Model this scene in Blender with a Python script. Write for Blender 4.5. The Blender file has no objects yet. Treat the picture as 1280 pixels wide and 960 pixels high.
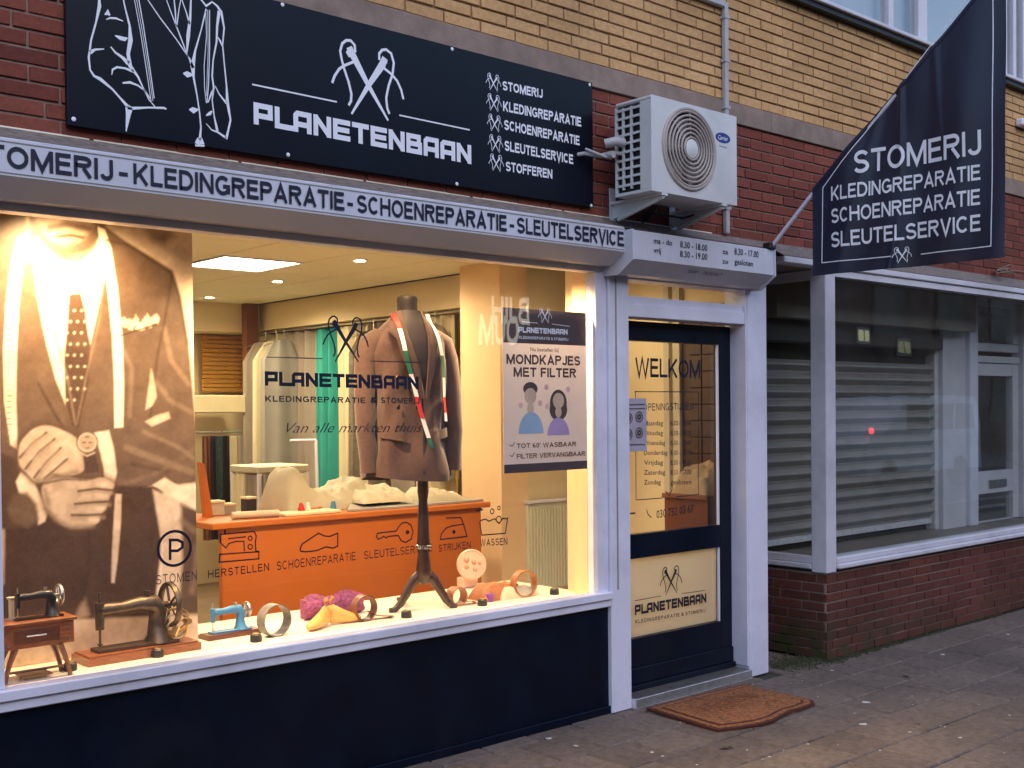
import bpy, math, random
import numpy as np
from mathutils import Vector, Matrix, noise as mnoise
random.seed(7)
S = bpy.context.scene
COL = S.collection
R_ = math.radians

# ------------------------------------------------------------------ camera
F, YAW, PITCH, ROLL, CX, CY = 1430.9, R_(41.6796), R_(-.97), R_(-.5687), 646.52, 536.89
CAM = np.array([0, -4.18, 1.6])
_cy, _sy, _cp, _sp = math.cos(YAW), math.sin(YAW), math.cos(PITCH), math.sin(PITCH)
_f = np.array([_sy*_cp, _cy*_cp, _sp]); _r = np.array([_cy, -_sy, 0]); _u = np.cross(_r, _f)
_c, _s = math.cos(ROLL), math.sin(ROLL)
_r, _u = _c*_r + _s*_u, -_s*_r + _c*_u
cam = bpy.data.objects.new('camera', bpy.data.cameras.new('camera')); COL.objects.link(cam)
cam.matrix_world = Matrix(((_r[0], _u[0], -_f[0], CAM[0]), (_r[1], _u[1], -_f[1], CAM[1]), (_r[2], _u[2], -_f[2], CAM[2]), (0, 0, 0, 1)))
cam.data.sensor_width = 36; cam.data.lens = F/1280*36
cam.data.shift_x = -(CX-640)/1280; cam.data.shift_y = (CY-480)/1280
cam.data.clip_start = .05; cam.data.clip_end = 500
S.camera = cam
def at(px, py, x=None, y=None, z=None):
    d = _f + _r*(px-CX)/F - _u*(py-CY)/F
    if x is not None: t = (x-CAM[0])/d[0]
    elif y is not None: t = (y-CAM[1])/d[1]
    else: t = (z-CAM[2])/d[2]
    return Vector(CAM + t*d)

# ------------------------------------------------------------------ world, sun, exposure
SUN_EL, SUN_ROT = R_(38), R_(195)
W = bpy.data.worlds.new('World'); S.world = W; W.use_nodes = True
nt = W.node_tree; nt.nodes.clear()
sky = nt.nodes.new('ShaderNodeTexSky'); sky.sky_type = 'NISHITA'; sky.sun_disc = False
sky.sun_elevation = SUN_EL; sky.sun_rotation = SUN_ROT; sky.dust_density = .6; sky.air_density = 1.0; sky.ozone_density = 1.5
bg = nt.nodes.new('ShaderNodeBackground'); bg.inputs[1].default_value = .15
wo = nt.nodes.new('ShaderNodeOutputWorld')
nt.links.new(sky.outputs[0], bg.inputs[0]); nt.links.new(bg.outputs[0], wo.inputs[0])
sl = bpy.data.lights.new('sun', 'SUN'); sl.energy = .62; sl.angle = R_(70); sl.color = (1, .84, .82)
sun = bpy.data.objects.new('sun', sl); COL.objects.link(sun)
_sd = Vector((math.sin(SUN_ROT)*math.cos(SUN_EL), math.cos(SUN_ROT)*math.cos(SUN_EL), math.sin(SUN_EL)))
sun.rotation_euler = _sd.to_track_quat('Z', 'Y').to_euler(); sun.location = (-2, -8, 12)
S.view_settings.view_transform = 'Standard'; S.view_settings.look = 'None'
S.view_settings.exposure = 0.75; S.view_settings.gamma = 1
S.render.engine = 'CYCLES'
S.cycles.use_denoising = True
try: S.cycles.denoiser = 'OPENIMAGEDENOISE'
except Exception: pass
S.cycles.max_bounces = 8; S.cycles.transparent_max_bounces = 24; S.cycles.glossy_bounces = 4
S.cycles.sample_clamp_indirect = 6; S.cycles.caustics_reflective = False; S.cycles.caustics_refractive = False

LG = 1.0   # power of the lamps inside the shop
# ------------------------------------------------------------------ materials
def srgb(r, g, b):
    f = lambda v: (v/255/12.92) if v/255 <= .04045 else ((v/255+.055)/1.055)**2.4
    return (f(r), f(g), f(b))
def nmat(name):
    m = bpy.data.materials.new(name); m.use_nodes = True; t = m.node_tree; t.nodes.clear()
    o = t.nodes.new('ShaderNodeOutputMaterial'); p = t.nodes.new('ShaderNodeBsdfPrincipled')
    t.links.new(p.outputs[0], o.inputs[0]); return m, t, p, o
def N(t, kind, **kw):
    n = t.nodes.new(kind)
    for k, v in kw.items():
        if k.startswith('i_'):
            key = k[2:]; key = int(key) if key.isdigit() else key.replace('_', ' ')
            n.inputs[key].default_value = v
        else: setattr(n, k, v)
    return n
def M(name, col, rough=.5, metal=0., noise=.12, scale=6., bump=0., bscale=60., spec=.5, dirt=0., coat=0., stretch=None, sheen=0.):
    m, t, p, o = nmat(name)
    g = N(t, 'ShaderNodeNewGeometry'); src = g.outputs['Position']
    if stretch:
        mp = N(t, 'ShaderNodeMapping'); mp.inputs['Scale'].default_value = stretch
        t.links.new(src, mp.inputs[0]); src = mp.outputs[0]
    n = N(t, 'ShaderNodeTexNoise', i_Scale=scale, i_Detail=6., i_Roughness=.6)
    t.links.new(src, n.inputs['Vector'])
    mr = N(t, 'ShaderNodeMapRange'); mr.inputs[1].default_value = .3; mr.inputs[2].default_value = .7
    mr.inputs[3].default_value = 1-noise; mr.inputs[4].default_value = 1+noise
    t.links.new(n.outputs[0], mr.inputs[0])
    mx = N(t, 'ShaderNodeVectorMath', operation='SCALE'); mx.inputs[0].default_value = col
    t.links.new(mr.outputs[0], mx.inputs['Scale'])
    last = mx.outputs[0]
    if dirt:
        n2 = N(t, 'ShaderNodeTexNoise', i_Scale=scale*.35, i_Detail=8., i_Roughness=.7); t.links.new(src, n2.inputs['Vector'])
        r2 = N(t, 'ShaderNodeMapRange'); r2.inputs[1].default_value = .48; r2.inputs[2].default_value = .72; r2.inputs[3].default_value = 0; r2.inputs[4].default_value = dirt
        t.links.new(n2.outputs[0], r2.inputs[0])
        mm = N(t, 'ShaderNodeMix', data_type='RGBA'); mm.inputs[7].default_value = (.05, .045, .04, 1)
        t.links.new(r2.outputs[0], mm.inputs[0]); t.links.new(last, mm.inputs[6]); last = mm.outputs[2]
    t.links.new(last, p.inputs['Base Color'])
    rr = N(t, 'ShaderNodeMapRange'); rr.inputs[3].default_value = max(0, rough-.08); rr.inputs[4].default_value = min(1, rough+.08)
    t.links.new(n.outputs[0], rr.inputs[0]); t.links.new(rr.outputs[0], p.inputs['Roughness'])
    p.inputs['Metallic'].default_value = metal; p.inputs['Specular IOR Level'].default_value = spec
    if coat: p.inputs['Coat Weight'].default_value = coat; p.inputs['Coat Roughness'].default_value = .08
    if sheen: p.inputs['Sheen Weight'].default_value = sheen
    if bump:
        nb = N(t, 'ShaderNodeTexNoise', i_Scale=bscale, i_Detail=5.); t.links.new(src, nb.inputs['Vector'])
        b = N(t, 'ShaderNodeBump', i_Strength=bump, i_Distance=.004); t.links.new(nb.outputs[0], b.inputs['Height']); t.links.new(b.outputs[0], p.inputs['Normal'])
    return m
def emis(name, col, s):
    m, t, p, o = nmat(name)
    p.inputs['Base Color'].default_value = (*col, 1); p.inputs['Emission Color'].default_value = (*col, 1); p.inputs['Emission Strength'].default_value = s
    return m
def glassmat(name, tint=(1, 1, 1), boost=1.6, base=.05, dirt=.03):
    m, t, p, o = nmat(name); t.nodes.remove(p)
    tr = N(t, 'ShaderNodeBsdfTransparent'); tr.inputs[0].default_value = (*tint, 1)
    gl = N(t, 'ShaderNodeBsdfGlossy'); gl.inputs['Roughness'].default_value = .0
    lw = N(t, 'ShaderNodeLayerWeight'); lw.inputs[0].default_value = .5
    pw = N(t, 'ShaderNodeMath', operation='POWER'); pw.inputs[1].default_value = 5; t.links.new(lw.outputs['Facing'], pw.inputs[0])
    ma = N(t, 'ShaderNodeMath', operation='MULTIPLY_ADD', use_clamp=True); ma.inputs[1].default_value = boost; ma.inputs[2].default_value = base
    t.links.new(pw.outputs[0], ma.inputs[0])
    nb = N(t, 'ShaderNodeTexNoise', i_Scale=1.3, i_Detail=2.); g = N(t, 'ShaderNodeNewGeometry'); t.links.new(g.outputs['Position'], nb.inputs['Vector'])
    b = N(t, 'ShaderNodeBump', i_Strength=.25, i_Distance=.006); t.links.new(nb.outputs[0], b.inputs['Height']); t.links.new(b.outputs[0], gl.inputs['Normal'])
    df = N(t, 'ShaderNodeBsdfDiffuse'); df.inputs[0].default_value = (.6, .6, .6, 1)
    n2 = N(t, 'ShaderNodeTexNoise', i_Scale=2.5, i_Detail=8., i_Roughness=.7); t.links.new(g.outputs['Position'], n2.inputs['Vector'])
    r2 = N(t, 'ShaderNodeMapRange'); r2.inputs[1].default_value = .4; r2.inputs[2].default_value = .8; r2.inputs[4].default_value = dirt; t.links.new(n2.outputs[0], r2.inputs[0])
    m1 = N(t, 'ShaderNodeMixShader'); m2 = N(t, 'ShaderNodeMixShader')
    t.links.new(r2.outputs[0], m1.inputs[0]); t.links.new(tr.outputs[0], m1.inputs[1]); t.links.new(df.outputs[0], m1.inputs[2])
    t.links.new(ma.outputs[0], m2.inputs[0]); t.links.new(m1.outputs[0], m2.inputs[1]); t.links.new(gl.outputs[0], m2.inputs[2]); t.links.new(m2.outputs[0], o.inputs[0])
    return m
def brickmat(name, stops, rough=.85, moss=False, lo=.72, hi=1.25, nsc=35.):
    m, t, p, o = nmat(name)
    oi = N(t, 'ShaderNodeObjectInfo'); g = N(t, 'ShaderNodeNewGeometry')
    ad = N(t, 'ShaderNodeMath', operation='ADD'); t.links.new(oi.outputs['Random'], ad.inputs[0]); t.links.new(g.outputs['Random Per Island'], ad.inputs[1])
    fr = N(t, 'ShaderNodeMath', operation='FRACT'); t.links.new(ad.outputs[0], fr.inputs[0])
    cr = N(t, 'ShaderNodeValToRGB'); cr.color_ramp.interpolation = 'LINEAR'
    e = cr.color_ramp.elements
    while len(e) < len(stops): e.new(.5)
    for i, c in enumerate(stops): e[i].position = i/(len(stops)-1); e[i].color = (*c, 1)
    t.links.new(fr.outputs[0], cr.inputs[0])
    n = N(t, 'ShaderNodeTexNoise', i_Scale=nsc, i_Detail=10., i_Roughness=.78); t.links.new(g.outputs['Position'], n.inputs['Vector'])
    mr = N(t, 'ShaderNodeMapRange'); mr.inputs[1].default_value = .3; mr.inputs[2].default_value = .7; mr.inputs[3].default_value = lo; mr.inputs[4].default_value = hi; t.links.new(n.outputs[0], mr.inputs[0])
    n3 = N(t, 'ShaderNodeTexNoise', i_Scale=1.6, i_Detail=5.); t.links.new(g.outputs['Position'], n3.inputs['Vector'])
    mr3 = N(t, 'ShaderNodeMapRange'); mr3.inputs[1].default_value = .3; mr3.inputs[2].default_value = .7; mr3.inputs[3].default_value = .8; mr3.inputs[4].default_value = 1.15; t.links.new(n3.outputs[0], mr3.inputs[0])
    mu = N(t, 'ShaderNodeMath', operation='MULTIPLY'); t.links.new(mr.outputs[0], mu.inputs[0]); t.links.new(mr3.outputs[0], mu.inputs[1])
    sc = N(t, 'ShaderNodeVectorMath', operation='SCALE'); t.links.new(cr.outputs[0], sc.inputs[0]); t.links.new(mu.outputs[0], sc.inputs['Scale'])
    last = sc.outputs[0]
    if moss:
        sx = N(t, 'ShaderNodeSeparateXYZ'); t.links.new(g.outputs['Position'], sx.inputs[0])
        a = N(t, 'ShaderNodeMapRange'); a.inputs[1].default_value = .34; a.inputs[2].default_value = .04; a.inputs[3].default_value = -.1; a.inputs[4].default_value = 1.3; t.links.new(sx.outputs[2], a.inputs[0])
        bx_ = N(t, 'ShaderNodeMapRange'); bx_.inputs[1].default_value = 7.8; bx_.inputs[2].default_value = 6.2; bx_.inputs[3].default_value = .25; bx_.inputs[4].default_value = 1.; t.links.new(sx.outputs[0], bx_.inputs[0])
        n4 = N(t, 'ShaderNodeTexNoise', i_Scale=7., i_Detail=8.); t.links.new(g.outputs['Position'], n4.inputs['Vector'])
        r4 = N(t, 'ShaderNodeMapRange'); r4.inputs[1].default_value = .35; r4.inputs[2].default_value = .6; t.links.new(n4.outputs[0], r4.inputs[0])
        q = N(t, 'ShaderNodeMath', operation='MULTIPLY', use_clamp=True); t.links.new(a.outputs[0], q.inputs[0]); t.links.new(r4.outputs[0], q.inputs[1])
        q2 = N(t, 'ShaderNodeMath', operation='MULTIPLY', use_clamp=True); t.links.new(q.outputs[0], q2.inputs[0]); t.links.new(bx_.outputs[0], q2.inputs[1])
        mm = N(t, 'ShaderNodeMix', data_type='RGBA'); mm.inputs[7].default_value = (.05, .052, .022, 1)
        t.links.new(q2.outputs[0], mm.inputs[0]); t.links.new(last, mm.inputs[6]); last = mm.outputs[2]
    t.links.new(last, p.inputs['Base Color']); p.inputs['Roughness'].default_value = rough; p.inputs['Specular IOR Level'].default_value = .25
    b = N(t, 'ShaderNodeBump', i_Strength=.5, i_Distance=.003); nb = N(t, 'ShaderNodeTexNoise', i_Scale=120., i_Detail=6.)
    t.links.new(g.outputs['Position'], nb.inputs['Vector']); t.links.new(nb.outputs[0], b.inputs['Height']); t.links.new(b.outputs[0], p.inputs['Normal'])
    return m

def film(name, col, k=.6):
    m, t, p, o = nmat(name); p.inputs['Base Color'].default_value = (*col, 1); p.inputs['Roughness'].default_value = .6
    tl = N(t, 'ShaderNodeBsdfTranslucent'); tl.inputs[0].default_value = (*col, 1); mx = N(t, 'ShaderNodeMixShader'); mx.inputs[0].default_value = k
    t.links.new(p.outputs[0], mx.inputs[1]); t.links.new(tl.outputs[0], mx.inputs[2]); t.links.new(mx.outputs[0], o.inputs[0]); return m
MT = dict(
    film=film('cream_window_film', (.82, .78, .66), .7),
    white=M('white_paint', (.74, .745, .885), .4, noise=.06, scale=3, dirt=.3),
    white2=M('weathered_white_paint', (.64, .63, .70), .5, noise=.08, scale=4, dirt=.3),
    box=M('shutter_box_coating', (.63, .65, .75), .34, noise=.06, scale=2, dirt=.3),
    navy=M('navy_paint', (.0012, .0045, .015), .35, noise=.3, scale=5, spec=.25, dirt=.12),
    board=M('sign_board', (.003, .0045, .012), .3, noise=.25, scale=2, spec=.22),
    print=M('white_vinyl', (.84, .87, .96), .5, noise=.04, scale=20),
    ink=M('dark_vinyl', (.006, .008, .03), .45, noise=.1),
    mortar=M('red_wall_mortar', (.27, .17, .14), .9, noise=.25, scale=20, bump=.5),
    mortar2=M('dark_joint_mortar', (.23, .14, .075), .9, noise=.25, scale=20, bump=.5),
    mortar3=brickmat('low_wall_mortar', [(.26, .19, .165), (.3, .22, .19)], moss=True),
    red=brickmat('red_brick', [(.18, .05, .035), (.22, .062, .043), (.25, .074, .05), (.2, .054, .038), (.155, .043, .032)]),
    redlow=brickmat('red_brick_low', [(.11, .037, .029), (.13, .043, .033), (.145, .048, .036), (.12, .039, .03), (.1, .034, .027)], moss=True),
    yellow=brickmat('yellow_brick', [(.53, .315, .145), (.575, .345, .16), (.60, .365, .175), (.56, .335, .15), (.51, .30, .14)]),
    concrete=M('concrete', (.27, .2, .165), .85, noise=.2, scale=9, bump=.4, dirt=.3),
    lead=M('lead_flashing', (.19, .155, .14), .7, noise=.45, scale=25, bump=.6, stretch=(1, 1, 6)),
    paver=brickmat('paver', [(.14, .11, .092), (.172, .132, .11), (.19, .148, .122), (.155, .121, .102)], rough=.75, lo=.55, hi=1.45, nsc=22.),
    joint=M('paver_joint', (.05, .042, .03), .95, noise=.4, scale=30, bump=.5),
    asphalt=M('asphalt', (.05, .05, .052), .9, noise=.2, scale=40, bump=.5),
    glass=glassmat('window_glass', boost=1.2, base=.035, dirt=.022),
    oldglass=glassmat('dusty_window_glass', tint=(.95, .97, .96), boost=1.6, base=.07, dirt=.03),
    acwhite=M('ac_casing', (.66, .68, .7), .38, noise=.04, scale=5, dirt=.2),
    acgrille=M('ac_grille', (.42, .37, .345), .45, noise=.1),
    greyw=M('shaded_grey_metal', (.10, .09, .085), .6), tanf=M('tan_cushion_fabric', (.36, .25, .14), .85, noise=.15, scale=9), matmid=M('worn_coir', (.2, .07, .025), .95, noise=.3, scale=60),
    displayf=M('display_floor_board', (.2, .165, .14), .45, noise=.3, scale=5),
    standw=M('dark_stand_wood', (.045, .02, .014), .35, noise=.3, scale=20),
    tin2=M('embossed_tin', (.55, .30, .2), .4),
    housing=M('brown_housing', (.055, .045, .04), .6, noise=.3),
    beige=M('beige_board', (.30, .245, .20), .7, noise=.2, scale=3),
    dark=M('dark_plastic', (.012, .012, .013), .5, noise=.1),
    blackin=M('dark_interior', (.02, .018, .016), .9),
    blue=M('oval_blue', (.01, .03, .22), .4),
    galv=M('galvanised_steel', (.62, .62, .66), .45, metal=.1, noise=.2, scale=25),
    steel=M('steel', (.5, .48, .45), .3, metal=.9, noise=.15, scale=20),
    pipe=M('grey_pipe', (.42, .42, .45), .45, noise=.1, scale=10, dirt=.2),
    wood=M('varnished_wood', (.27, .085, .03), .38, noise=.35, scale=10, stretch=(2, 12, 12), coat=.3),
    wooddark=M('dark_wood', (.13, .04, .018), .4, noise=.3, scale=10, stretch=(2, 12, 12), coat=.3),
    orange=M('orange_laminate', (.45, .12, .018), .42, noise=.05, scale=2),
    cream=M('cream_wall_paint', (.72, .6, .38), .7, noise=.04, scale=2),
    peach=M('peach_wall_paint', (.78, .55, .32), .7, noise=.04, scale=2),
    ceil=M('ceiling_tile', (.86, .82, .64), .85, noise=.05, scale=50, bump=.2),
    grid=M('ceiling_grid', (.07, .05, .03), .7),
    floorin=M('shop_floor', (.2, .14, .09), .5, noise=.2),
    shelf=M('white_shelf', (.82, .74, .62), .35, noise=.03),
    coat=M('brown_wool', (.072, .031, .024), .85, noise=.22, scale=60, bump=.4, bscale=300, sheen=.3),
    coatdark=M('dark_lining', (.02, .012, .014), .7),
    bust=M('black_bust', (.02, .014, .012), .4, noise=.3),
    redr=M('red_ribbon', (.5, .02, .015), .6), whiter=M('white_ribbon', (.8, .76, .7), .6), greenr=M('green_ribbon', (.01, .12, .06), .6),
    iron=M('aged_iron', (.11, .08, .055), .4, metal=.75, noise=.4, scale=25, bump=.2),
    brass=M('brass', (.6, .42, .18), .3, metal=.9, noise=.2),
    toyblue=M('toy_blue', (.06, .22, .42), .4, noise=.15), toyblack=M('toy_black_enamel', (.02, .017, .016), .3),
    leather=M('tan_leather', (.42, .15, .05), .5, noise=.25, scale=20, bump=.2), leatherdk=M('brown_leather', (.16, .06, .03), .45, noise=.25, scale=20, bump=.2),
    leathergrey=M('grey_leather', (.2, .17, .14), .45, noise=.3, scale=25),
    last=M('shoe_last_wood', (.75, .4, .1), .35, noise=.15, scale=14, coat=.4), pink=M('pink_fabric', (.26, .06, .15), .8, noise=.6, scale=70), purple=M('purple_thread', (.28, .06, .42), .7),
    tin=M('pale_tin', (.75, .48, .36), .35, noise=.15, scale=12),
    teal=M('teal_curtain', (.03, .33, .3), .8, noise=.08), greyc=M('grey_curtain', (.35, .3, .25), .8, noise=.08), creamc=M('cream_curtain', (.68, .6, .4), .8, noise=.06),
    whitef=M('white_fabric', (.52, .47, .36), .85, noise=.06, scale=8, bump=.3, bscale=20),
    blind=M('yellow_wood_blind', (.5, .24, .04), .55, noise=.2, scale=8, stretch=(2, 2, 20)), brownp=M('brown_panel', (.17, .06, .025), .6, noise=.2, scale=5),
    bwall=M('brown_tile', (.055, .024, .014), .45, noise=.25, scale=8), rad=M('radiator_enamel', (.66, .66, .5), .4, noise=.03),
    mat=M('coir_mat', (.29, .11, .04), .95, noise=.7, scale=60, bump=1., bscale=250), matdk=M('dark_coir', (.09, .022, .012), .95, noise=.35, scale=60, bump=1., bscale=250),
    flag=M('navy_banner_fabric', (.006, .008, .034), .38, noise=.25, scale=4, sheen=.12, spec=.5),
    shutter=M('aluminium_slat', (.31, .285, .265), .4, metal=.1, noise=.12, scale=6, dirt=.2), 
    greyp=M('grey_board', (.3, .28, .26), .6, noise=.08), paper=film('poster_paper', (.74, .70, .70), .4), lav=M('lavender_sticker', (.42, .38, .48), .6),
    skin=M('print_skin', (.7, .5, .36), .6), hair=M('print_hair', (.1, .06, .05), .6), lblue=M('print_blue', (.35, .5, .66), .6), lilac=M('print_lilac', (.5, .35, .6), .6), pinkp=M('print_pink', (.8, .5, .5), .6),
    poshead=M('print_brown', (.085, .055, .06), .5), sky=M('painted_sky_reflection', (.46, .52, .62), .6, noise=.05), litter=M('litter_white', (.55, .52, .5), .8), leaf=M('dead_leaf', (.07, .05, .03), .8, noise=.4),
    lamp=emis('warm_panel_light', (1, .86, .62), 9), spot=emis('warm_spot_lens', (1, .78, .45), 26), yel=emis('lit_far_window', (1, .92, .5), .62), yel2=emis('dim_far_window', (1, .8, .35), .16), redl=emis('red_tail_light', (1, .05, .08), 5), neon=emis('lit_sign_letters', (1, .92, .75), 2.6),
    van=M('van_paint', (.45, .5, .56), .3), fbrick=M('far_brick', (.13, .07, .05), .9, noise=.2, scale=8), green=M('dark_clothes', (.03, .06, .05), .85, noise=.5, scale=30),
)

# ------------------------------------------------------------------ geometry helpers
class MB:
    def __init__(s): s.v = []; s.f = []; s.m = []; s.mi = 0
    def add(s, vs, fs):
        b = len(s.v); s.v += [tuple(p) for p in vs]; s.f += [tuple(b+i for i in f) for f in fs]; s.m += [s.mi]*len(fs); return s
    def box(s, x0, x1, y0, y1, z0, z1, bev=0):
        if bev and min(x1-x0, y1-y0, z1-z0) > 2.2*bev:
            b = bev; P = []
            # chamfered box: 24 verts
            for sx in (0, 1):
                for sy in (0, 1):
                    for sz in (0, 1):
                        X = (x0, x1)[sx]; Y = (y0, y1)[sy]; Z = (z0, z1)[sz]
                        ix = b if sx == 0 else -b; iy = b if sy == 0 else -b; iz = b if sz == 0 else -b
                        P += [(X, Y+iy, Z+iz), (X+ix, Y, Z+iz), (X+ix, Y+iy, Z)]
            i = lambda a, c, d, k: (a*4+c*2+d)*3+k
            fs = []
            for a in (0, 1): q = [i(a, 0, 0, 0), i(a, 0, 1, 0), i(a, 1, 1, 0), i(a, 1, 0, 0)]; fs.append(q if a == 0 else q[::-1])
            for c in (0, 1): q = [i(0, c, 0, 1), i(1, c, 0, 1), i(1, c, 1, 1), i(0, c, 1, 1)]; fs.append(q if c == 0 else q[::-1])
            for d in (0, 1): q = [i(0, 0, d, 2), i(0, 1, d, 2), i(1, 1, d, 2), i(1, 0, d, 2)]; fs.append(q if d == 0 else q[::-1])
            for a in (0, 1):
                for c in (0, 1): fs.append([i(a, c, 0, 0), i(a, c, 1, 0), i(a, c, 1, 1), i(a, c, 0, 1)])
                for d in (0, 1): fs.append([i(a, 0, d, 0), i(a, 1, d, 0), i(a, 1, d, 2), i(a, 0, d, 2)])
            for c in (0, 1):
                for d in (0, 1): fs.append([i(0, c, d, 1), i(1, c, d, 1), i(1, c, d, 2), i(0, c, d, 2)])
            for a in (0, 1):
                for c in (0, 1):
                    for d in (0, 1): fs.append([i(a, c, d, 0), i(a, c, d, 1), i(a, c, d, 2)])
            return s.add(P, fs)
        v = [(x0, y0, z0), (x1, y0, z0), (x1, y1, z0), (x0, y1, z0), (x0, y0, z1), (x1, y0, z1), (x1, y1, z1), (x0, y1, z1)]
        return s.add(v, [(0, 3, 2, 1), (4, 5, 6, 7), (0, 1, 5, 4), (1, 2, 6, 5), (2, 3, 7, 6), (3, 0, 4, 7)])
    def tube(s, pts, rad, n=10, cap=True, flat=None):
        pts = [Vector(p) for p in pts]; k = len(pts); rad = [rad]*k if not isinstance(rad, (list, tuple)) else rad
        vs = []; up = None
        for i, p in enumerate(pts):
            d = (pts[min(i+1, k-1)]-pts[max(i-1, 0)]).normalized()
            if up is None: up = Vector((0, 0, 1)) if abs(d.z) < .9 else Vector((1, 0, 0))
            a = d.cross(up).normalized(); b = a.cross(d).normalized(); up = b
            ra, rb = (rad[i], rad[i]) if not isinstance(rad[i], tuple) else rad[i]
            for j in range(n):
                t = 2*math.pi*j/n; vs.append(p+a*ra*math.cos(t)+b*rb*math.sin(t))
        fs = [(i*n+j, i*n+(j+1) % n, (i+1)*n+(j+1) % n, (i+1)*n+j) for i in range(k-1) for j in range(n)]
        if cap: fs += [tuple(range(n))[::-1], tuple((k-1)*n+j for j in range(n))]
        return s.add(vs, fs)
    def lathe(s, o, prof, n=20, axis=(0, 0, 1)):
        o = Vector(o); ax = Vector(axis).normalized(); a = ax.orthogonal().normalized(); b = ax.cross(a); k = len(prof)
        vs = [o+ax*h+a*r*math.cos(2*math.pi*j/n)+b*r*math.sin(2*math.pi*j/n) for r, h in prof for j in range(n)]
        fs = [(i*n+j, i*n+(j+1) % n, (i+1)*n+(j+1) % n, (i+1)*n+j) for i in range(k-1) for j in range(n)]
        fs += [tuple(range(n))[::-1], tuple((k-1)*n+j for j in range(n))]
        return s.add(vs, fs)
    def torus(s, o, axis, R, r, n=28, m=8, a0=0, a1=2*math.pi, rb=None, start=None):
        o = Vector(o); ax = Vector(axis).normalized(); a = (Vector(start).normalized() if start else ax.orthogonal().normalized()); b = ax.cross(a)
        full = abs(a1-a0-2*math.pi) < 1e-6; K = n if full else n+1; rb = rb or r; vs = []
        for i in range(K):
            t = a0+(a1-a0)*i/n; d = a*math.cos(t)+b*math.sin(t)
            for j in range(m):
                q = 2*math.pi*(j+.5)/m; vs.append(o+d*(R+r*math.cos(q))+ax*rb*math.sin(q))
        fs = [(i*m+j, i*m+(j+1) % m, ((i+1) % K)*m+(j+1) % m, ((i+1) % K)*m+j) for i in range(n) for j in range(m)]
        if not full: fs += [tuple(range(m))[::-1], tuple((K-1)*m+j for j in range(m))]
        return s.add(vs, fs)
    def prism(s, poly, d):   # poly: list of 3-D points (planar), d: extrusion vector
        d = Vector(d); n = len(poly); vs = [Vector(p) for p in poly]; vs += [p+d for p in vs]
        return s.add(vs, [tuple(range(n)), tuple(range(n, 2*n))[::-1]]+[(i, i+n, (i+1) % n+n, (i+1) % n) for i in range(n)])
    def grid(s, fn, nu, nv, closed_u=False):
        vs = [fn(i/nu, j/nv) for i in range(nu+(0 if closed_u else 1)) for j in range(nv+1)]; K = nu if closed_u else nu+1
        return s.add(vs, [(i*(nv+1)+j, ((i+1) % K)*(nv+1)+j, ((i+1) % K)*(nv+1)+j+1, i*(nv+1)+j+1) for i in range(nu) for j in range(nv)])
    def build(s, name, mats, parent=None, smooth=False, **tags):
        me = bpy.data.meshes.new(name)
        org = wloc(parent) if parent else Vector((0, 0, 0))
        me.from_pydata([(p[0]-org.x, p[1]-org.y, p[2]-org.z) for p in s.v], [], s.f)
        mats = mats if isinstance(mats, (list, tuple)) else [mats]
        for m in mats: me.materials.append(MT[m] if isinstance(m, str) else m)
        if len(mats) > 1: me.polygons.foreach_set('material_index', s.m)
        if smooth:
            me.polygons.foreach_set('use_smooth', [True]*len(me.polygons))
            try: me.set_sharp_from_angle(angle=R_(40))
            except Exception: pass
        me.update()
        o = bpy.data.objects.new(name, me); COL.objects.link(o)
        if parent: o.parent = parent
        for k, v in tags.items(): o[k] = v
        return o
def wloc(o):
    v = Vector(o.location)
    while o.parent: o = o.parent; v += Vector(o.location)
    return v
def thing(name, label, cat, loc, group=None):
    o = bpy.data.objects.new(name, None); COL.objects.link(o); o.location = loc; o['label'] = label; o['category'] = cat
    if group: o['group'] = group
    return o
def rotz(p, o, a):
    c, s = math.cos(a), math.sin(a); x, y = p[0]-o[0], p[1]-o[1]; return (o[0]+c*x-s*y, o[1]+s*x+c*y, p[2])
def copytree(o, loc, label=None, parent=None):
    c = o.copy(); COL.objects.link(c); c.location = loc if parent is None else o.location
    if parent: c.parent = parent
    if label: c['label'] = label
    for ch in o.children: copytree(ch, None, None, c)
    return c

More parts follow.
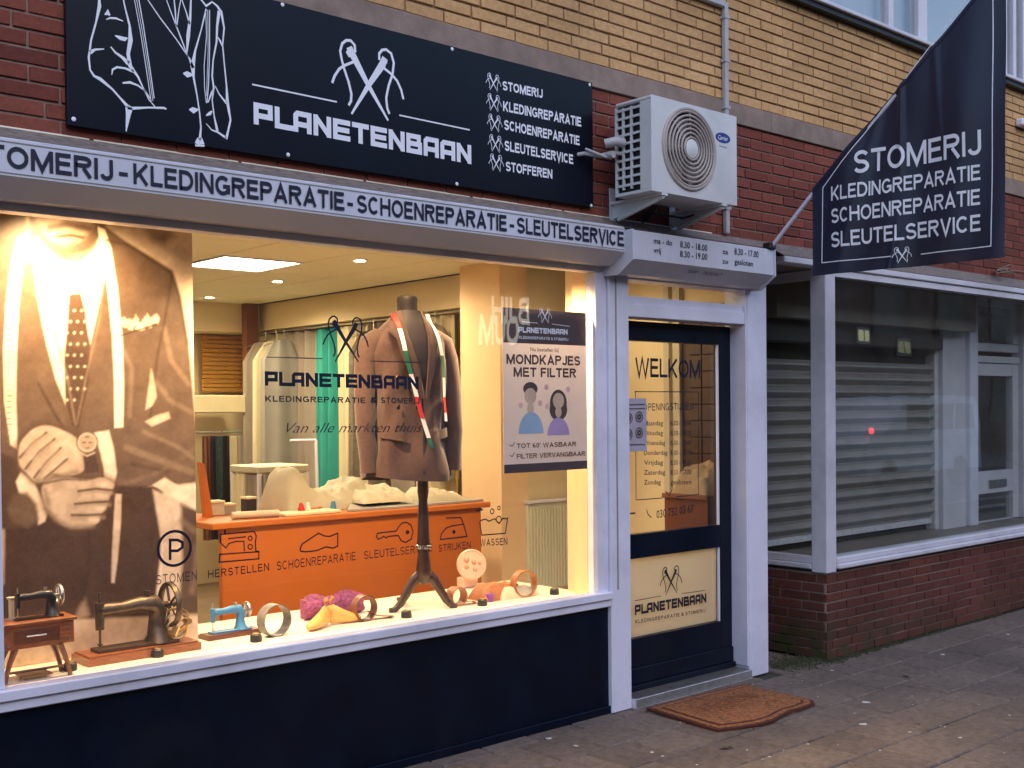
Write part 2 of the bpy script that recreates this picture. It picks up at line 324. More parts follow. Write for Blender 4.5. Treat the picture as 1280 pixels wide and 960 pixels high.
# ------------------------------------------------------------------ lettering: own stroke alphabet
class Ink:
    def __init__(s): s.v = []; s.f = []; s.k = 0
    def ribbon(s, pts, w, closed=False):
        w = [w]*len(pts) if not isinstance(w, (list, tuple)) else list(w)
        keep = [i for i in range(len(pts)) if i == 0 or math.hypot(pts[i][0]-pts[i-1][0], pts[i][1]-pts[i-1][1]) > 1e-6]
        if closed and len(keep) > 2 and math.hypot(pts[keep[-1]][0]-pts[keep[0]][0], pts[keep[-1]][1]-pts[keep[0]][1]) < 1e-6: keep.pop()
        pts = [pts[i] for i in keep]; w = [w[i] for i in keep]; n = len(pts); P = [np.array(p, float) for p in pts]; L = []; Rr = []
        for i in range(n):
            a = P[i-1] if (i > 0 or closed) else None; b = P[(i+1) % n] if (i < n-1 or closed) else None
            d1 = (P[i]-a) if a is not None else (b-P[i]); d2 = (b-P[i]) if b is not None else d1
            d1 = d1/(np.hypot(*d1)+1e-9); d2 = d2/(np.hypot(*d2)+1e-9); n1 = np.array([-d1[1], d1[0]]); n2 = np.array([-d2[1], d2[0]])
            m = n1+n2; q = np.hypot(*m); m = n1 if q < .25 else m/q; c = max(.42, m@n1); o = m*w[i]/2/c
            L.append(P[i]+o); Rr.append(P[i]-o)
        b = len(s.v); z = s.k; s.k += 1
        for l, r in zip(L, Rr): s.v += [(l[0], l[1], z), (r[0], r[1], z)]
        for i in range(n if closed else n-1): j = (i+1) % n; s.f.append((b+2*i, b+2*i+1, b+2*j+1, b+2*j))
        return s
    def poly(s, pts):
        b = len(s.v); z = s.k; s.k += 1; s.v += [(p[0], p[1], z) for p in pts]; s.f.append(tuple(range(b, b+len(pts)))); return s
    def disc(s, x, y, r, ry=None, n=16): return s.poly([(x+r*math.cos(2*math.pi*i/n), y+(ry or r)*math.sin(2*math.pi*i/n)) for i in range(n)])
    def ring(s, x, y, r, w, ry=None, n=24): return s.ribbon([(x+r*math.cos(2*math.pi*i/n), y+(ry or r)*math.sin(2*math.pi*i/n)) for i in range(n)], w, True)
    def put(s, mb, P0, U, V, lift=.0015, fn=None):
        U = Vector(U); V = Vector(V); Nn = U.cross(V).normalized(); P0 = Vector(P0)
        vs = [P0+U*x+V*y+Nn*(lift+.00008*(z % 40)) for x, y, z in s.v]
        if fn: vs = [fn(p) for p in vs]
        return mb.add(vs, s.f)
def arc(cx, cy, rx, ry, a0, a1, n=10): return [(cx+rx*math.cos(R_(a0+(a1-a0)*i/n)), cy+ry*math.sin(R_(a0+(a1-a0)*i/n))) for i in range(n+1)]
def glyph(ch, w):
    a = w/2; T = 1-a
    if ch == 'A': W_ = .98; return W_, [[(a*.9, 0), (W_/2, T+a*.2), (W_-a*.9, 0)], [(.2, .3), (W_-.2, .3)]]
    if ch == 'B': W_ = .88; return W_, [[(a, 0), (a, T), (W_-.3, T)]+arc(W_-.3, .745, .22, T-.745, 90, -90, 8)[1:]+[(a, 1.49-T)], [(a, a), (W_-.3, a)]+arc(W_-.3, (a+.49)/2, .25, (.51-a)/2, -90, 90, 8)]
    if ch == 'C': W_ = .94; return W_, [arc(W_/2, .5, W_/2-a, .5-a, 42, 318, 20)]
    if ch == 'D': W_ = .9; return W_, [[(a, a), (.4, a)]+arc(.4, .5, W_-a-.4, .5-a, -90, 90, 12)+[(a, T), (a, a-a)]]
    if ch == 'E': W_ = .8; return W_, [[(a, 0), (a, 1)], [(w*.8, T), (W_-.04, T)], [(w*.8, .52), (W_-.08, .52)], [(w*.8, a), (W_, a)]]
    if ch == 'F': W_ = .74; return W_, [[(a, 0), (a, 1)], [(w*.8, T), (W_, T)], [(w*.8, .5), (W_-.08, .5)]]
    if ch == 'G': W_ = .98; return W_, [arc(W_/2, .5, W_/2-a, .5-a, 42, 335, 22), [(W_*.52, .46), (W_-a, .46), (W_-a, .1)]]
    if ch == 'H': W_ = .9; return W_, [[(a, 0), (a, 1)], [(W_-a, 0), (W_-a, 1)], [(w*.8, .52), (W_-w*.8, .52)]]
    if ch == 'I': return w, [[(a, 0), (a, 1)]]
    if ch == 'J': W_ = .68; return W_, [[(W_-a, 1), (W_-a, .3)]+arc(W_/2, .3, W_/2-a, .3-a, 0, -170, 9)]
    if ch == 'K': W_ = .92; return W_, [[(a, 0), (a, 1)], [(w*.6, .33), (W_-a*1.1, 1)], [(.34, .55), (W_-a*1.1, 0)]]
    if ch == 'L': W_ = .74; return W_, [[(a, 1), (a, a), (W_, a)]]
    if ch == 'M': W_ = 1.08; return W_, [[(a, 0), (a, 1)], [(W_-a, 0), (W_-a, 1)], [(a*1.1, 1-a*.4), (W_/2, w*.5), (W_-a*1.1, 1-a*.4)]]
    if ch == 'N': W_ = .9; return W_, [[(a, 0), (a, 1)], [(W_-a, 0), (W_-a, 1)], [(a*1.1, 1-a*.5), (W_-a*1.1, a*.5)]]
    if ch == 'O': W_ = 1.02; return W_, [arc(W_/2, .5, W_/2-a, .5-a, 0, 360, 26)]
    if ch == 'P': W_ = .84; return W_, [[(a, 0), (a, T), (W_-.32, T)]+arc(W_-.32, .71, .32-a, T-.71, 90, -90, 8)[1:]+[(a, 1.42-T)]]
    if ch == 'R': W_ = .92; return W_, [[(a, 0), (a, T), (W_-.36, T)]+arc(W_-.36, .73, .3-a*.6, T-.73, 90, -90, 8)[1:]+[(a, 1.46-T)], [(.48, .44), (W_-a*.9, 0)]]
    if ch == 'S':
        W_ = .86; ry = (1-w)/4; rx = W_/2-a
        return W_, [arc(W_/2, T-ry, rx*.94, ry, 22, 250, 14)+arc(W_/2, a+ry, rx, ry, 70, -160, 14)]
    if ch == 'T': W_ = .82; return W_, [[(0, T), (W_, T)], [(W_/2, 0), (W_/2, 1-w*.8)]]
    if ch == 'U': W_ = .9; return W_, [[(a, 1), (a, .36)]+arc(W_/2, .36, W_/2-a, .36-a, 180, 360, 12)+[(W_-a, 1)]]
    if ch == 'V': W_ = .9; return W_, [[(a*.9, 1), (W_/2, -a*.1), (W_-a*.9, 1)]]
    if ch == 'W': W_ = 1.32; return W_, [[(a*.9, 1), (.36, a*.2), (W_/2, 1-a*.4), (W_-.36, a*.2), (W_-a*.9, 1)]]
    if ch == '-': return .4, [[(0, .4), (.4, .4)]]
    if ch == '&': W_ = .9; return W_, [[(W_, 0), (.25, .72)]+arc(.42, .8, .17, .2-a, 180, 0, 6)+[(.2, .4)]+arc(.36, .25, .3, .25-a, 160, 290, 8)+[(W_, .5)]]
    if ch == "'": return .15, [[(.07, .7), (.07, 1)]]
    if ch in '0': W_ = .66; return W_, [arc(W_/2, .5, W_/2-a, .5-a, 0, 360, 18)]
    if ch == '1': return .5, [[(.06, .74), (.32, .96), (.32, 0)]]
    if ch == '9': W_ = .66; return W_, [arc(W_/2, .7, W_/2-a, .3-a, 0, 360, 14), arc(W_/2-.05, .5, W_/2-a+.05, .5-a, -100, 20, 8)]
    if ch == '6': W_ = .66; return W_, [arc(W_/2, .3, W_/2-a, .3-a, 0, 360, 14), arc(W_/2+.05, .5, W_/2-a+.05, .5-a, 80, 200, 8)]
    return .45, []
def techno(ch, w):
    a = w/2; T = 1-a; W_ = .96
    D = {'P': [[(a, 0), (a, 1)], [(a, T), (W_-a, T), (W_-a, .42), (a, .42)]], 'L': [[(a, 1), (a, a), (W_, a)]],
         'A': [[(a, 0), (a, T-.1), (a+.1, T), (W_-a, T), (W_-a, 0)], [(a, .38), (W_-a, .38)]],
         'N': [[(a, 0), (a, 1)], [(W_-a, 0), (W_-a, 1)], [(a, 1-a*.8), (W_-a, a*.8)]],
         'E': [[(W_, T), (a, T), (a, a), (W_, a)], [(a, .5), (W_-.05, .5)]], 'T': [[(0, T), (W_, T)], [(W_/2, 0), (W_/2, T)]],
         'B': [[(a, 0), (a, 1)], [(a, T), (W_-a-.07, T), (W_-a-.07, .5)], [(a, .5), (W_-a, .5), (W_-a, a), (a, a)]]}
    return (W_-.1 if ch in 'L' else W_), D[ch]
def line_ink(txt, w=.17, gap=.13, space=.45, font=glyph, slant=0.):
    """one line of lettering, normalised so that it spans x 0..1 and y 0..1"""
    parts = []; x = 0
    for ch in txt:
        if ch == ' ': x += space; continue
        W_, st = font(ch, w); parts += [[(p[0]+x, p[1]) for p in s] for s in st]; x += W_+gap
    x -= gap; ik = Ink(); 
    for st in parts:
        ik.ribbon([(p[0], p[1]) for p in st], w)
    ik.v = [((a+slant*b)/x, b, c) for a, b, c in ik.v]; return ik
def text_on(mb, txt, p0, p1, h, w=.17, lift=.0015, up=(0, 0, 1), fn=None, **kw):
    """p0, p1: 3-D ends of the baseline, h: cap height in m"""
    p0, p1 = Vector(p0), Vector(p1); line_ink(txt, w, **kw).put(mb, p0, p1-p0, Vector(up)*h, lift, fn)
_fc = {}
def smalltext(mb, txt, p0, p1, h, lift=.0015, up=(0, 0, 1), shear=0., bold=.008):
    """small upper/lower-case lettering from Blender's own built-in face"""
    c = bpy.data.curves.new('small_text', 'FONT'); c.body = txt; c.size = 1; c.resolution_u = 2; c.shear = shear; c.offset = bold
    o = bpy.data.objects.new('small_text', c); COL.objects.link(o); bpy.context.view_layer.update()
    me = bpy.data.meshes.new_from_object(o.evaluated_get(bpy.context.evaluated_depsgraph_get()))
    vs = [(v.co.x, v.co.y) for v in me.vertices]; fs = [tuple(p.vertices) for p in me.polygons]
    bpy.data.objects.remove(o); bpy.data.curves.remove(c); bpy.data.meshes.remove(me)
    x0 = min(v[0] for v in vs); x1 = max(v[0] for v in vs); p0, p1 = Vector(p0), Vector(p1); U = (p1-p0)/(x1-x0); V = Vector(up)*h/.7; n = U.cross(V).normalized()
    mb.add([p0+U*(x-x0)+V*y+n*lift for x, y in vs], fs)

# needle-and-thread emblem, traced once on the façade sign and normalised
def _rect(pts, y): return [(at(280+a/4, b/4, y=y).x, at(280+a/4, b/4, y=y).z) for a, b in pts]
_NT = [([(625, 235), (640, 270), (720, 425), (820, 603)], [30, 34, 22, 9]), ([(805, 290), (790, 325), (720, 430), (637, 570)], [30, 34, 22, 9])]
_TH = [[(540, 415), (552, 380), (575, 345), (600, 328), (650, 308)], [(640, 250), (625, 245), (615, 262), (628, 285)], [(655, 262), (652, 225), (632, 203), (610, 202), (590, 218), (580, 255), (588, 300), (600, 345), (622, 410), (636, 470), (634, 505), (622, 527)],
       [(775, 300), (775, 268), (790, 250), (810, 248), (835, 268), (848, 315), (842, 370), (822, 430), (810, 490), (815, 540), (826, 570)], [(800, 342), (835, 370), (865, 405), (885, 450), (896, 497)], [(812, 318), (800, 296), (785, 310), (792, 335)]]
def emblem(): 
    ik = Ink(); o = _rect([(720, 430)], -.02)[0]; s = _rect([(720, 230), (720, 603)], -.02); H = s[0][1]-s[1][1]
    nz = lambda P: [((x-o[0])/H, (z-o[1])/H) for x, z in _rect(P, -.02)]
    for p, w in _NT: ik.ribbon(nz(p), [q/400*1.25 for q in w])
    for p in _TH: ik.ribbon(nz(p), .036)
    return ik
EMB = emblem()
def put_emblem(mb, c, h, lift=.0015, U=(1, 0, 0), fn=None):
    EMB.put(mb, c, Vector(U).normalized()*h, Vector((0, 0, 1))*h, lift, fn)

# ================================================================== SETTING: ground
g = MB(); g.box(-30, 60, -5.2, 12, -.3, -.012); pav = g.build('pavement', 'joint', kind='structure')
pm = []
for v in range(3):
    m = MB(); m.box(-.1455, .1455, -.1455, .1455, -.045, 0, bev=.006); m.v = [(x, y, z+random.uniform(-.0008, .0008)) for x, y, z in m.v]
    o = m.build('paver', 'paver'); pm.append(o.data); bpy.data.objects.remove(o)
def add_paver(x, y, sx=1, sy=1):
    o = bpy.data.objects.new('paver', random.choice(pm)); COL.objects.link(o); o.parent = pav
    o.location = (x, y, random.uniform(-.003, .002)); o.scale = (sx, sy, 1); o.rotation_euler = (random.uniform(-.006, .006), random.uniform(-.006, .006), random.uniform(-.006, .006)); return o
cnt = 0; rest = MB()
cells = []
for i in range(0, 40):
    for j in range(8):
        x = 1.95+.3*i+(.15 if j % 2 else 0); y = -.27-.3*j; 
        px = None
        d = Vector((x, y, 0))-Vector(CAM); fz = float(d.dot(Vector(_f))); X = CX+F*float(d.dot(Vector(_r)))/fz; Y = CY-F*float(d.dot(Vector(_u)))/fz if fz > .1 else 9999
        if fz > .1 and X > -150 and X < 1400 and Y < 1060: cells.append((fz, x, y))
cells.sort()
for k, (d, x, y) in enumerate(cells):
    if k < 270: add_paver(x, y)
    else: rest.box(x-.147, x+.147, y-.147, y+.147, -.02, 0)
for x in [2.1+.3*i for i in range(12)]: add_paver(x, -.06, 1, .38)
for x, y in [(5.86, -.06), (6.1, -.06), (5.86, .24), (6.1, .24), (5.86, .54), (6.1, .54)]: add_paver(x, y, .78, .98)
if rest.v: rest.build('distant_paver', 'paver', pav, kind='stuff')
g = MB(); g.box(-60, 90, -11, -5.2, -.4, -.13); g.build('road', 'asphalt', kind='structure')
g = MB(); g.box(-30, 60, -5.32, -5.2, -.3, 0); g.build('kerb', 'concrete', kind='structure')
g = MB(); g.box(-60, 90, -60, -11, -.4, 0); g.build('far_pavement', 'paver', kind='structure')
g = MB(); g.box(-200, 300, -300, 300, -1, -.5); g.build('ground', 'asphalt', kind='structure')

# moss in the corner, flecks of litter on the paving
ms = MB()
for i in range(2600):
    t = random.random()
    if random.random() < .45: x = 5.8+random.random()*.45; y = random.uniform(-.2, .25)*random.random()
    else: x = 6.2+2.4*t**1.8; y = -.095-abs(random.gauss(0, .035))*(1.2-t*.8)
    a = random.uniform(0, 6.28); r = random.uniform(.003, .009); h = random.uniform(.003, .012)
    ms.add([(x+r*math.cos(a), y+r*math.sin(a), .001), (x+r*math.cos(a+2.1), y+r*math.sin(a+2.1), .001), (x+r*math.cos(a+4.2), y+r*math.sin(a+4.2), .001), (x, y, .001+h)], [(0, 1, 3), (1, 2, 3), (2, 0, 3)])
MT['moss'] = M('moss', (.045, .05, .02), .95, noise=.5, scale=30)
ms.build('moss', 'moss', kind='stuff', label='low green moss growing along the foot of the brick wall', category='moss')
lt = MB(); spots = [(1082, 878, .03), (1078, 905, .028), (1040, 838, .02), (720, 932, .018), (595, 927, .02), (686, 923, .02), (1178, 818, .022), (1260, 793, .018), (1138, 915, .012), (1200, 922, .015), (1262, 894, .01), (815, 940, .014), (828, 945, .012), (1140, 870, .008), (1100, 938, .009), (1010, 930, .01), (962, 946, .012)]
for k in range(22): spots.append((random.uniform(800, 1280), random.uniform(850, 958), random.uniform(.003, .008)))
for px, py, r in spots:
    p = at(px, py, z=.001); n = 7; ring = [(p.x+r*random.uniform(.4, 1.2)*math.cos(6.28*i/n), p.y+r*random.uniform(.4, 1.1)*math.sin(6.28*i/n), .001) for i in range(n)]
    lt.add(ring+[(p.x, p.y, .004)], [(i, (i+1) % n, n) for i in range(n)])
lt.build('litter_flecks', 'litter', kind='stuff', label='scattered white flecks of litter and droppings on the paving', category='litter')
lf = MB()
for px, py, r in [(905, 936, .03), (913, 934, .02), (1133, 846, .028), (975, 905, .012), (1148, 905, .012), (800, 930, .012)]+[(random.uniform(960, 1180), random.uniform(815, 850), random.uniform(.006, .014)) for _ in range(40)]:
    p = at(px, py, z=.004); a = random.uniform(0, 6)
    q = [(p.x+r*c*math.cos(a)-r*s_*math.sin(a), p.y+r*c*math.sin(a)+r*s_*math.cos(a), .004+abs(s_)*r*.5) for c, s_ in ((-1, 0), (-.2, .45), (1, 0), (-.2, -.45))]
    lf.add(q, [(0, 3, 2), (0, 2, 1)])
lf.build('dead_leaves', 'leaf', kind='stuff', label='small dead leaves lying on the grey paving', category='leaves')

# ================================================================== BUILDINGS
shop = thing('shop_building', 'brick shop with lit display window, navy base and white shutter boxes', 'building', (3.5, 0, 0))
nb = thing('neighbour_building', 'brick corner shop with closed slatted shutter behind its unlit window', 'building', (7.5, 0, 0))
XS = 5.8   # party line
# --- masonry cores (mortar face 8 mm behind the brick faces)
m = MB(); m.box(-1.5, XS-.002, .008, .25, 2.45, 3.265); m.build('wall', 'mortar', shop)
m = MB(); m.box(XS, 14, .008, .25, 2.50, 3.265); m.build('wall', 'mortar', nb)
m = MB(); m.box(-1.5, XS-.002, .008, .25, 3.39, 4.12); m.build('upper_wall', 'mortar2', shop)
m = MB(); m.box(XS, 14, .008, .25, 3.39, 4.12); m.build('upper_wall', 'mortar2', nb)
m = MB(); m.box(-1.5, XS-.002, -.012, .25, 3.268, 3.387, bev=.003); m.build('concrete_band', 'concrete', shop)
m = MB(); m.box(XS, 14, -.012, .25, 3.268, 3.387, bev=.003); m.build('concrete_band', 'concrete', nb)
BR = {}
def brickmesh(kind):
    out = []
    for v in range(3):
        m = MB(); m.box(-.105, .105, 0, .02, 0, .05, bev=.0022); m.v = [(x+random.uniform(-.0008, .0008), y+random.uniform(-.0005, .0005), z+random.uniform(-.0008, .0008)) for x, y, z in m.v]
        o = m.build('brick', kind); out.append(o.data); bpy.data.objects.remove(o)
    return out
for k in ('red', 'redlow', 'yellow'): BR[k] = brickmesh(k)
def brick_field(kind, x0, x1, z0, rows, yf, pitch=.0605, skip=None, axis='x', seed=0):
    rnd = random.Random(seed); L = []
    for r in range(rows):
        z = z0+r*pitch; off = (.11 if r % 2 else 0)+(.055 if (r*7) % 5 == 2 else 0); x = x0-.22+(off-(x0 % .22))
        while x < x1:
            a, b = max(x, x0), min(x+.21, x1)
            if b-a > .03 and not (skip and skip(a, b, z)): L.append((kind, a, b, z, yf+rnd.uniform(-.0022, .0018), axis, rnd.uniform(-.005, .005)))
            x += .22
    return L
def lay(bricks, parent, limit=300):
    P = wloc(parent)
    def key(b):
        c = (b[1]+b[2])/2; p = Vector((c, b[4], b[3])) if b[5] == 'x' else Vector((b[6+1], c, b[3]))
        return (p-Vector(CAM)).length/(b[2]-b[1])**.5
    bricks = sorted(bricks, key=key)
    for b in bricks[:limit]:
        o = bpy.data.objects.new('brick', random.choice(BR[b[0]])); COL.objects.link(o); o.parent = parent
        c = (b[1]+b[2])/2
        if b[5] == 'x': o.location = (c-P.x, b[4]-P.y, b[3]-P.z); o.rotation_euler = (0, b[6]*.5, b[6]*.3)
        else: o.location = (b[7]-P.x, c-P.y, b[3]-P.z); o.rotation_euler = (0, 0, -math.pi/2)
        o.scale = ((b[2]-b[1])/.21, 1, 1)
    by = {}
    for b in bricks[limit:]: by.setdefault(b[0], []).append(b)
    for k, L in by.items():
        m = MB()
        for b in L:
            if b[5] == 'x': m.box(b[1], b[2], b[4], b[4]+.02, b[3], b[3]+.05)
            else: m.box(b[7], b[7]+.02, b[1], b[2], b[3], b[3]+.05)
        m.build('far_brick', k, parent, kind='stuff')
behind_sign = lambda a, b, z: (a > 1.62 and b < 4.18 and 2.66 < z < 3.2)
allb = brick_field('red', 1.2, 9.7, 2.603, 11, 0, skip=behind_sign, seed=1)+brick_field('yellow', 2.35, 9.9, 3.394, 12, 0, skip=lambda a, b, z: z > 4.1, seed=2)
lay([b for b in allb if (b[1]+b[2])/2 < XS], shop)
n1 = [b for b in allb if (b[1]+b[2])/2 >= XS]
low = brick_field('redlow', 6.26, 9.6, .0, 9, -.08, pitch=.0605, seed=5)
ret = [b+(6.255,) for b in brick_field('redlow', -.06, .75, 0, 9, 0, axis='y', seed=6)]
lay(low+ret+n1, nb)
# lead flashing over the shutter boxes
m = MB(); m.grid(lambda u, v: (-1.5+u*(XS-.01+1.5), -.006-.16*v**2-.004*math.sin(u*160)*v, 2.603-.075*v), 120, 4); m.build('lead_flashing', 'lead', shop, smooth=True)
m = MB(); m.grid(lambda u, v: (XS+u*6, -.006-.09*v**2, 2.603-.085*v), 60, 4); m.build('lead_flashing', 'lead', nb, smooth=True)

# --- shutter boxes
def cassette(x0, x1, y, zt, zb, zc, dy=.09):
    m = MB(); prof = [(0.0, zt), (y+.006, zt), (y, zt-.006), (y, zb), (y+dy, zc), (0.0, zc)]
    m.prism([(x0, a, b) for a, b in prof], (x1-x0, 0, 0)); return m
sx1 = cassette(-1.5, 4.318, -.17, 2.532, 2.404, 2.342).build('shutter_box', 'box', shop)
sx2 = cassette(4.333, 5.53, -.215, 2.514, 2.366, 2.30, .1).build('shutter_box', 'box', shop)
m = MB(); m.prism([(5.531, a, b) for a, b in [(-.01, 2.512), (-.22, 2.512), (-.222, 2.36), (-.12, 2.285), (-.01, 2.285)]], (.012, 0, 0)); m.build('end_cap', 'box', sx2)
m = MB(); m.prism([(4.32, a, b) for a, b in [(-.01, 2.516), (-.222, 2.516), (-.224, 2.36), (-.12, 2.292), (-.01, 2.292)]], (.012, 0, 0)); m.build('end_cap', 'box', sx2)
for z in (2.516, 2.412):
    m = MB(); m.box(-1.5, 4.31, -.1725, -.1695, z, z+.003); m.build('groove', 'greyp', sx1)
# fascia lettering: one line, built word by word along the traced baseline
def fpt(px, py, y): return at(px, py, y=y)
Yb = -.171; zb_, zt_ = 2.430, 2.504
m = MB()
words = [('STOMERIJ', -44, 141), ('-', 148.5, 159.5), ('KLEDINGREPARATIE', 166.5, 430), ('-', 434, 441), ('SCHOENREPARATIE', 446, 633), ('-', 637, 642.5), ('SLEUTELSERVICE', 646, 779.5)]
for wd, a, b in words:
    yy = 190+(a/781)*110
    xa, xb = at(a, 190+a*.143, y=Yb).x, at(b, 190+b*.143, y=Yb).x
    text_on(m, wd, (xa, Yb, zb_), (xb, Yb, zb_), zt_-zb_, w=.19, gap=.11)
m.build('lettering', 'ink', sx1)
m = MB(); Yh = -.216
def ft(px0, py0, px1, py1, txt, hpx, y=Yh):
    a, b = at(px0, py0, y=y), at(px1, py1, y=y); h = at(px0, py0-hpx, y=y).z-a.z
    smalltext(m, txt, (a.x, y, a.z), (b.x, y, b.z), h)
ft(817, 304, 840, 307, 'ma - do', 7); ft(817, 316, 826, 317, 'vrij', 7)
ft(850, 309, 884, 314, '8.30 - 18.00', 8); ft(850, 321, 884, 325, '8.30 - 19.00', 8)
ft(903, 317, 910, 318, 'za', 6); ft(903, 329, 910, 330, 'zo', 6)
ft(918, 318, 948, 322, '8.30 - 17.00', 8); ft(918, 330, 941, 333, 'gesloten', 7)
a = at(860, 338, y=-.18); b = at(902, 344, y=-.18)
smalltext(m, '030 - 7520367', (a.x, -.172, 2.335), (b.x, -.172, 2.335), .024, lift=.004, up=(0, -.82, .57), shear=.3)
m.build('lettering', 'ink', sx2)

# --- window of the shop: frame > panes, sill, decals
m = MB()
m.box(-1.2, 4.34, -.012, .06, 2.313, 2.342)            # head
m.box(1.235, 1.303, -.02, .06, .645, 2.313, bev=.003)   # left mullion
m.box(4.262, 4.343, -.014, .06, .64, 2.313, bev=.003)   # right stile
win = m.build('window', 'white', shop)
m = MB(); m.box(-1.5, 4.343, -.05, .03, .606, .6445, bev=.004); m.box(-1.5, 4.343, -.034, .03, .566, .6055, bev=.004); m.build('sill', 'white', win)
m = MB(); m.box(1.304, 4.261, .012, .018, .6455, 2.3125); m.build('pane', 'glass', win)
m = MB(); m.box(4.345, 4.497, -.03, .08, .0, 2.345, bev=.004); post = m.build('post', 'white', shop)
m = MB(); m.box(4.39, 4.40, -.033, -.031, .65, 2.29); m.build('groove', 'greyp', post)
m = MB(); m.box(5.516, 5.70, -.04, .12, .0, 2.345, bev=.005); post2 = m.build('post', 'white', shop)
m = MB(); m.box(-1.5, 4.392, -.004, .05, .0, .5655); bp = m.build('base_panel', 'navy', shop)
m = MB(); m.box(-1.5, 4.392, -.02, -.0045, -.01, .04, bev=.003); m.build('plinth', 'navy', bp)
m = MB(); m.box(-1.5, 1.234, .02, .25, .57, 2.45); m.build('side_panel', 'white2', shop)

# decals lie on the outer face of the pane
YD = .0105
def dpt(px, py): return at(px, py, y=YD)
def dtext(m, txt, p0, p1, hpx, w=.17, small=False, **kw):
    a, b = dpt(*p0), dpt(*p1); h = dpt(p0[0], p0[1]-hpx).z-a.z
    if small: smalltext(m, txt, a, b, h, lift=.0008, **kw)
    else: text_on(m, txt, a, b, h, w=w, lift=.0008, **kw)
m = MB()
dtext(m, 'PLANETENBAAN', (331, 482), (523, 487), 18, w=.25, font=techno, gap=.1)
m.build('shop_name_decal', 'ink', win); m = MB()
dtext(m, 'KLEDINGREPARATIE', (331.5, 502), (456, 504), 7.5, w=.2, gap=.2); dtext(m, '&', (463, 504), (470, 504), 7.5, w=.2); dtext(m, 'STOMERIJ', (476, 504), (524, 505), 7.5, w=.2, gap=.2)
m.build('trade_decal', 'ink', win); m = MB(); dtext(m, 'Van alle markten thuis', (358, 541), (528, 540), 13, small=True, shear=.5, bold=-.008)
m.build('motto_decal', 'ink', win); m = MB(); c = dpt(432, 428); put_emblem(m, c, dpt(432, 398).z-dpt(432, 456).z, .0008); m.build('emblem_decal', 'ink', win); m = MB()
for a, b in (((333, 447), (403, 450)), ((462, 452), (528, 453))):
    A_, B_ = dpt(*a), dpt(*b); m.box(A_.x, B_.x, YD-.0008, YD, A_.z, A_.z+.004)
m.build('rule_decal', 'ink', win)
# service icons, traced in photograph pixels on the pane
def trace(m, pts, w, closed=False, y=YD):
    q = [at(px, py, y=y) for px, py in pts]; ik = Ink(); ik.ribbon([(p.x, p.z) for p in q], w, closed); ik.put(m, (0, y, 0), (1, 0, 0), (0, 0, 1), .0008)
def circ(m, cx, cy, r, w, y=YD, n=28):
    c = at(cx, cy, y=y); rr = abs(at(cx, cy-r, y=y).z-c.z); ik = Ink(); ik.ring(c.x, c.z, rr, w, n=n); ik.put(m, (0, y, 0), (1, 0, 0), (0, 0, 1), .0008)
def z3(ox, oy, s, pts): return [(ox+a/s, oy+b/s) for a, b in pts]
icons = {}
m = MB(); circ(m, 218, 685.5, 21.5, .011); trace(m, [(212.5, 700), (212.5, 675), (222, 675), (228, 678), (228, 684), (222, 688.5), (213.5, 688.5)], .011); dtext(m, 'STOMEN', (195, 731), (246, 725), 12, w=.12, gap=.3); m.build('icon_decal', 'ink', win)
m = MB(); k = lambda P: z3(180, 640, 5.333, P)
trace(m, k([(505, 150), (735, 130), (748, 160), (742, 200), (745, 262), (765, 262), (765, 312), (500, 335), (505, 282), (765, 265)]), .0055)
trace(m, k([(505, 150), (510, 205), (545, 240), (565, 210), (610, 197), (665, 195), (668, 262)]), .005); trace(m, k([(560, 178), (680, 165)]), .005); circ(m, 180+707/5.33, 640+175/5.33, 2.6, .005); circ(m, 180+707/5.33, 640+232/5.33, 3, .005); trace(m, k([(538, 150), (540, 118)]), .008)
dtext(m, 'HERSTELLEN', (260, 723), (336, 713), 10, w=.15, gap=.25); m.build('icon_decal', 'ink', win)
m = MB(); k = lambda P: z3(240, 600, 4.365, P)
trace(m, k([(590, 375), (600, 350), (690, 290), (720, 305), (750, 308), (795, 290), (795, 360), (770, 372), (730, 365), (680, 385), (620, 392), (592, 388)]), .006, True); dtext(m, 'SCHOENREPARATIE', (346, 713), (444, 700), 11, w=.13, gap=.22); m.build('icon_decal', 'ink', win)
m = MB(); k = lambda P: z3(460, 580, 4.364, P)
trace(m, k([(160, 355), (165, 345), (185, 322), (210, 318), (235, 335), (245, 370), (235, 410), (205, 428), (180, 418), (165, 390), (110, 395), (100, 403), (85, 395), (70, 405), (55, 410), (45, 395), (52, 378), (100, 372), (155, 365)]), .006, True); circ(m, 460+215/4.36, 580+372/4.36, 1.6, .008, n=10)
dtext(m, 'SLEUTELSERVICE', (455, 699), (540, 689), 10, w=.13, gap=.22); m.build('icon_decal', 'ink', win)
m = MB(); trace(m, k([(395, 410), (400, 380), (425, 350), (455, 338), (520, 328), (540, 395), (395, 412)]), .006, True); trace(m, k([(425, 295), (505, 292), (522, 330)]), .006); circ(m, 460+468/4.36, 580+370/4.36, 1.3, .009, n=10)
dtext(m, 'STRIJKEN', (548, 690), (588, 685), 9, w=.15, gap=.2); m.build('icon_decal', 'ink', win)
m = MB(); trace(m, k([(608, 315), (620, 388), (748, 378), (762, 290)]), .006); trace(m, k([(610, 310), (640, 300), (660, 312), (690, 298), (715, 325), (735, 296), (760, 300)]), .006); circ(m, 460+676/4.36, 580+258/4.36, 3, .005); circ(m, 460+713/4.36, 580+240/4.36, 2.2, .005); circ(m, 460+712/4.36, 580+302/4.36, 4, .005)
trace(m, k([(590, 255), (625, 250), (608, 240)]), .007)
dtext(m, 'WASSEN', (600, 683), (634, 681), 9, w=.15, gap=.2); m.build('icon_decal', 'ink', win)

